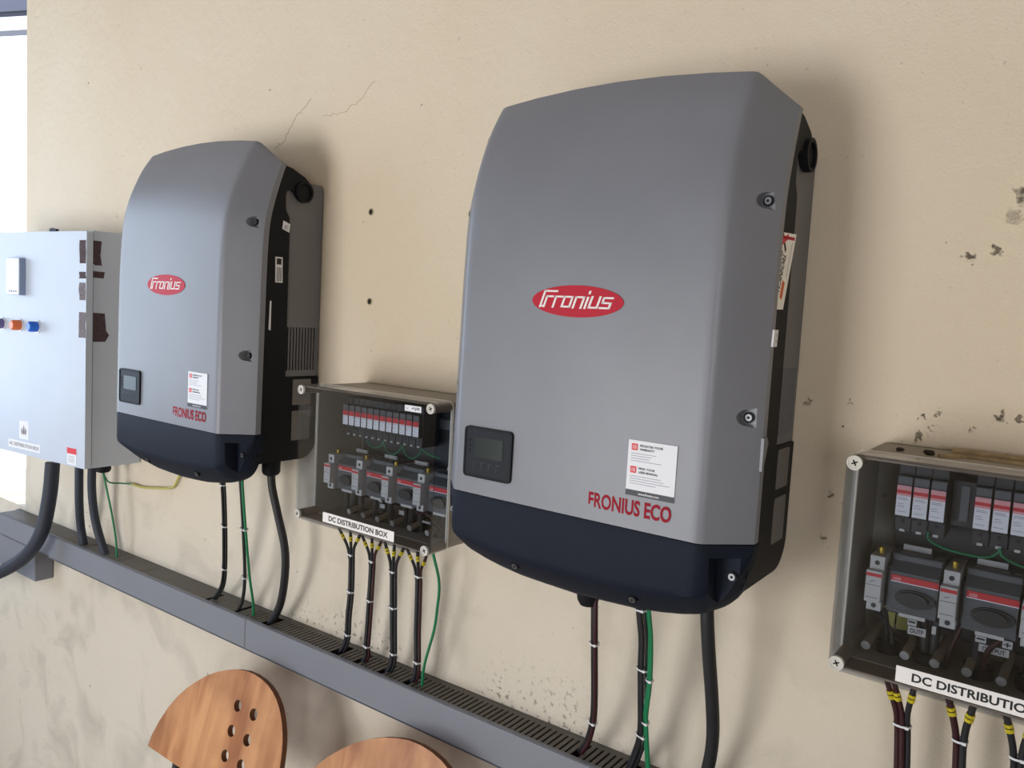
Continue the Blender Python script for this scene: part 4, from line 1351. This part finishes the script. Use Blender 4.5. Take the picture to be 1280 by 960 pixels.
MB().prism(fs, [(-.1365, .150), (-.104, .150), (-.094, .168), (-.102, .180), (-.106, .226), (-.1365, .2270)], -.0005, .0005).build('tape_residue', 'tape_residue', cb)
mt = MB()
mt.rrect(fd, -.352, -.284, .262, .366, 0, .016, .004)
mo = mt.build('meter', 'meter_body', cb, smooth=30)
MB().rrect(fd, -.350, -.286, .264, .364, .016, .018, .003).build('meter_face', 'meter_face', mo)
MB().rrect(fd, -.343, -.293, .284, .358, .018, .0184, .002).build('meter_screen', 'label_white', mo)
g = MB()
for k in range(4): g.prism(fd, [(-.337+k*.011, .270), (-.329+k*.011, .270), (-.329+k*.011, .2755), (-.337+k*.011, .2755)], .018, .0184)
g.build('meter_key', 'ink_grey', mo)
for u, m_, lb in ((-.400, 'lens_violet', 'violet indicator lamp'), (-.308, 'lens_orange', 'orange indicator lamp'), (-.222, 'lens_blue', 'blue indicator lamp')):
    s = MB(); s.disc(fd, u, .178, .0170, .0170, 0, .004, 20)
    lp = s.build('lamp_bezel', 'meter_face', cb, smooth=30, label=lb)
    MB().tube([fd.p(u, .178, .003), fd.p(u, .178, .022), fd.p(u, .178, .027)], [.0145, .0145, .010], 20).build('lens', m_, lp, smooth=45)
st = MB().rrect(fd, -.315, -.267, -.146, -.094, -.0002, .0004, .002).build('emblem_plate', 'label_white', cb)
e = MB()
e.prism(fd, [(-.296, -.128), (-.291, -.105), (-.286, -.128), (-.291, -.134)], .0004, .0008)
e.prism(fd, [(-.304, -.122), (-.298, -.112), (-.298, -.134), (-.302, -.132)], .0004, .0008)
e.prism(fd, [(-.278, -.122), (-.284, -.112), (-.284, -.134), (-.280, -.132)], .0004, .0008)
e.build('emblem', 'tape_smear', st)
st = MB().prism(fd, [(-.372, -.1765), (-.208, -.1765), (-.208, -.1535), (-.372, -.1535)], -.0002, .0006).build('name_sign', 'label_white', cb)
lettering('lettering', 'AC DISTRIBUTION BOX', fd, -.366, -.213, -.1700, -.1595, 'tape_smear', st, bold=.0, thick=.0009)
st = MB().prism(fd, [(-.0765, -.187), (-.0335, -.187), (-.0335, -.141), (-.0765, -.141)], -.0002, .0006).build('warning_sticker', 'label_white', cb)
MB().prism(fd, [(-.0765, -.157), (-.0335, -.157), (-.0335, -.141), (-.0765, -.141)], .0006, .0009).build('red_header', 'sticker_red', st)
g = MB()
for k in range(4): g.prism(fd, [(-.070, -.165-k*.005), (-.042-.003*(k % 2), -.165-k*.005), (-.042-.003*(k % 2), -.1635-k*.005), (-.070, -.1635-k*.005)], .0006, .0009)
g.build('small_print', 'ink_grey', st)
lug = MB(); lug.prism(Frame((-1.742, -.155, 0), (.93, .1, 0), (0, 0, 1)), [(-.014, .4385), (.010, .4385), (.016, .4480), (-.008, .4520), (-.020, .4480)], -.006, .002)
lug.build('top_lug', 'cabinet_gap', cb)
gland((-1.6266, -.07, -.222), .0205, .033, cb)

# ------------------------------------------------------------------ plywood chairs against the wall
K = .283
cl = math.hypot(1, K)
def chair(x_off, s_off, label):
    fr = Frame((x_off, -.13+s_off*K/cl, -.5+s_off/cl), (1, 0, 0), (0, K/cl, 1/cl))
    base = fr.p(-.87, -.9, 0)
    root = thing('plywood_chair', label, 'chair', (x_off-.87, base.y-.1, ZF), 'plywood chairs below the trunking')
    out = [(-1.1205, -.2892), (-1.1165, -.262), (-1.103, -.226), (-1.083, -.188), (-1.0597, -.1554), (-1.034, -.128), (-1.0048, -.1038), (-.972, -.080), (-.9371, -.0610), (-.906, -.048),
           (-.8744, -.0383), (-.846, -.0325), (-.8175, -.0311), (-.79, -.0335), (-.7661, -.0390), (-.747, -.047), (-.7308, -.057), (-.718, -.068), (-.7076, -.0800),
           (-.697, -.095), (-.6882, -.1118), (-.6820, -.127), (-.6775, -.1430), (-.6720, -.1737), (-.6700, -.205), (-.6720, -.245), (-.680, -.2892)]
    b = MB()
    b.prism(fr, out, -.013, 0)
    o = b.build('backrest', ['plywood', 'ply_edge'], root)
    cutters = []
    for cx in (-.8455, -.7888):
        for cz in (-.1072, -.1605, -.213):
            cutters.append(MB().disc(fr, cx, cz, .0125, .0125, -.03, .02, 24).build('cutter', 'ply_edge'))
    boolean_cut(o, cutters)
    n = Vector(fr.n)
    for p in o.data.polygons:
        p.material_index = 0 if abs(p.normal.dot(n)) > .9 else 1
    # seat, posts and legs continue below the picture
    zs = ZF+.45
    pb = fr.p(-.89, -.30, -.02)
    seat = MB(); seat.prism(Frame((x_off-.89, 0, zs), (1, 0, 0), (0, 1, 0)), rr_pts(-.21, .21, pb.y-.46, pb.y-.05, .09, 6), 0, .013)
    seat.build('seat', 'plywood', root)
    for sx in (-.15, .15):
        q = [fr.p(-.89+sx*.9, -.20, -.020), fr.p(-.89+sx*.9, -.31, -.022), Vector((x_off-.89+sx, pb.y-.02, zs-.02)), Vector((x_off-.89+sx*1.2, min(pb.y+.04, -.03), ZF))]
        MB().tube(smoothpath(q, 5), .010, 10).build('rear_leg', 'seat_metal', root, smooth=60)
        MB().tube([Vector((x_off-.89+sx, pb.y-.40, zs)), Vector((x_off-.89+sx*1.15, pb.y-.45, ZF))], .010, 10).build('front_leg', 'seat_metal', root, smooth=60)
    return root
chair(0, 0, 'left plywood chair back with six round holes, below the grey trunking')
chair(.487, .0215, 'right plywood chair back, only its curved top in view at the bottom edge')
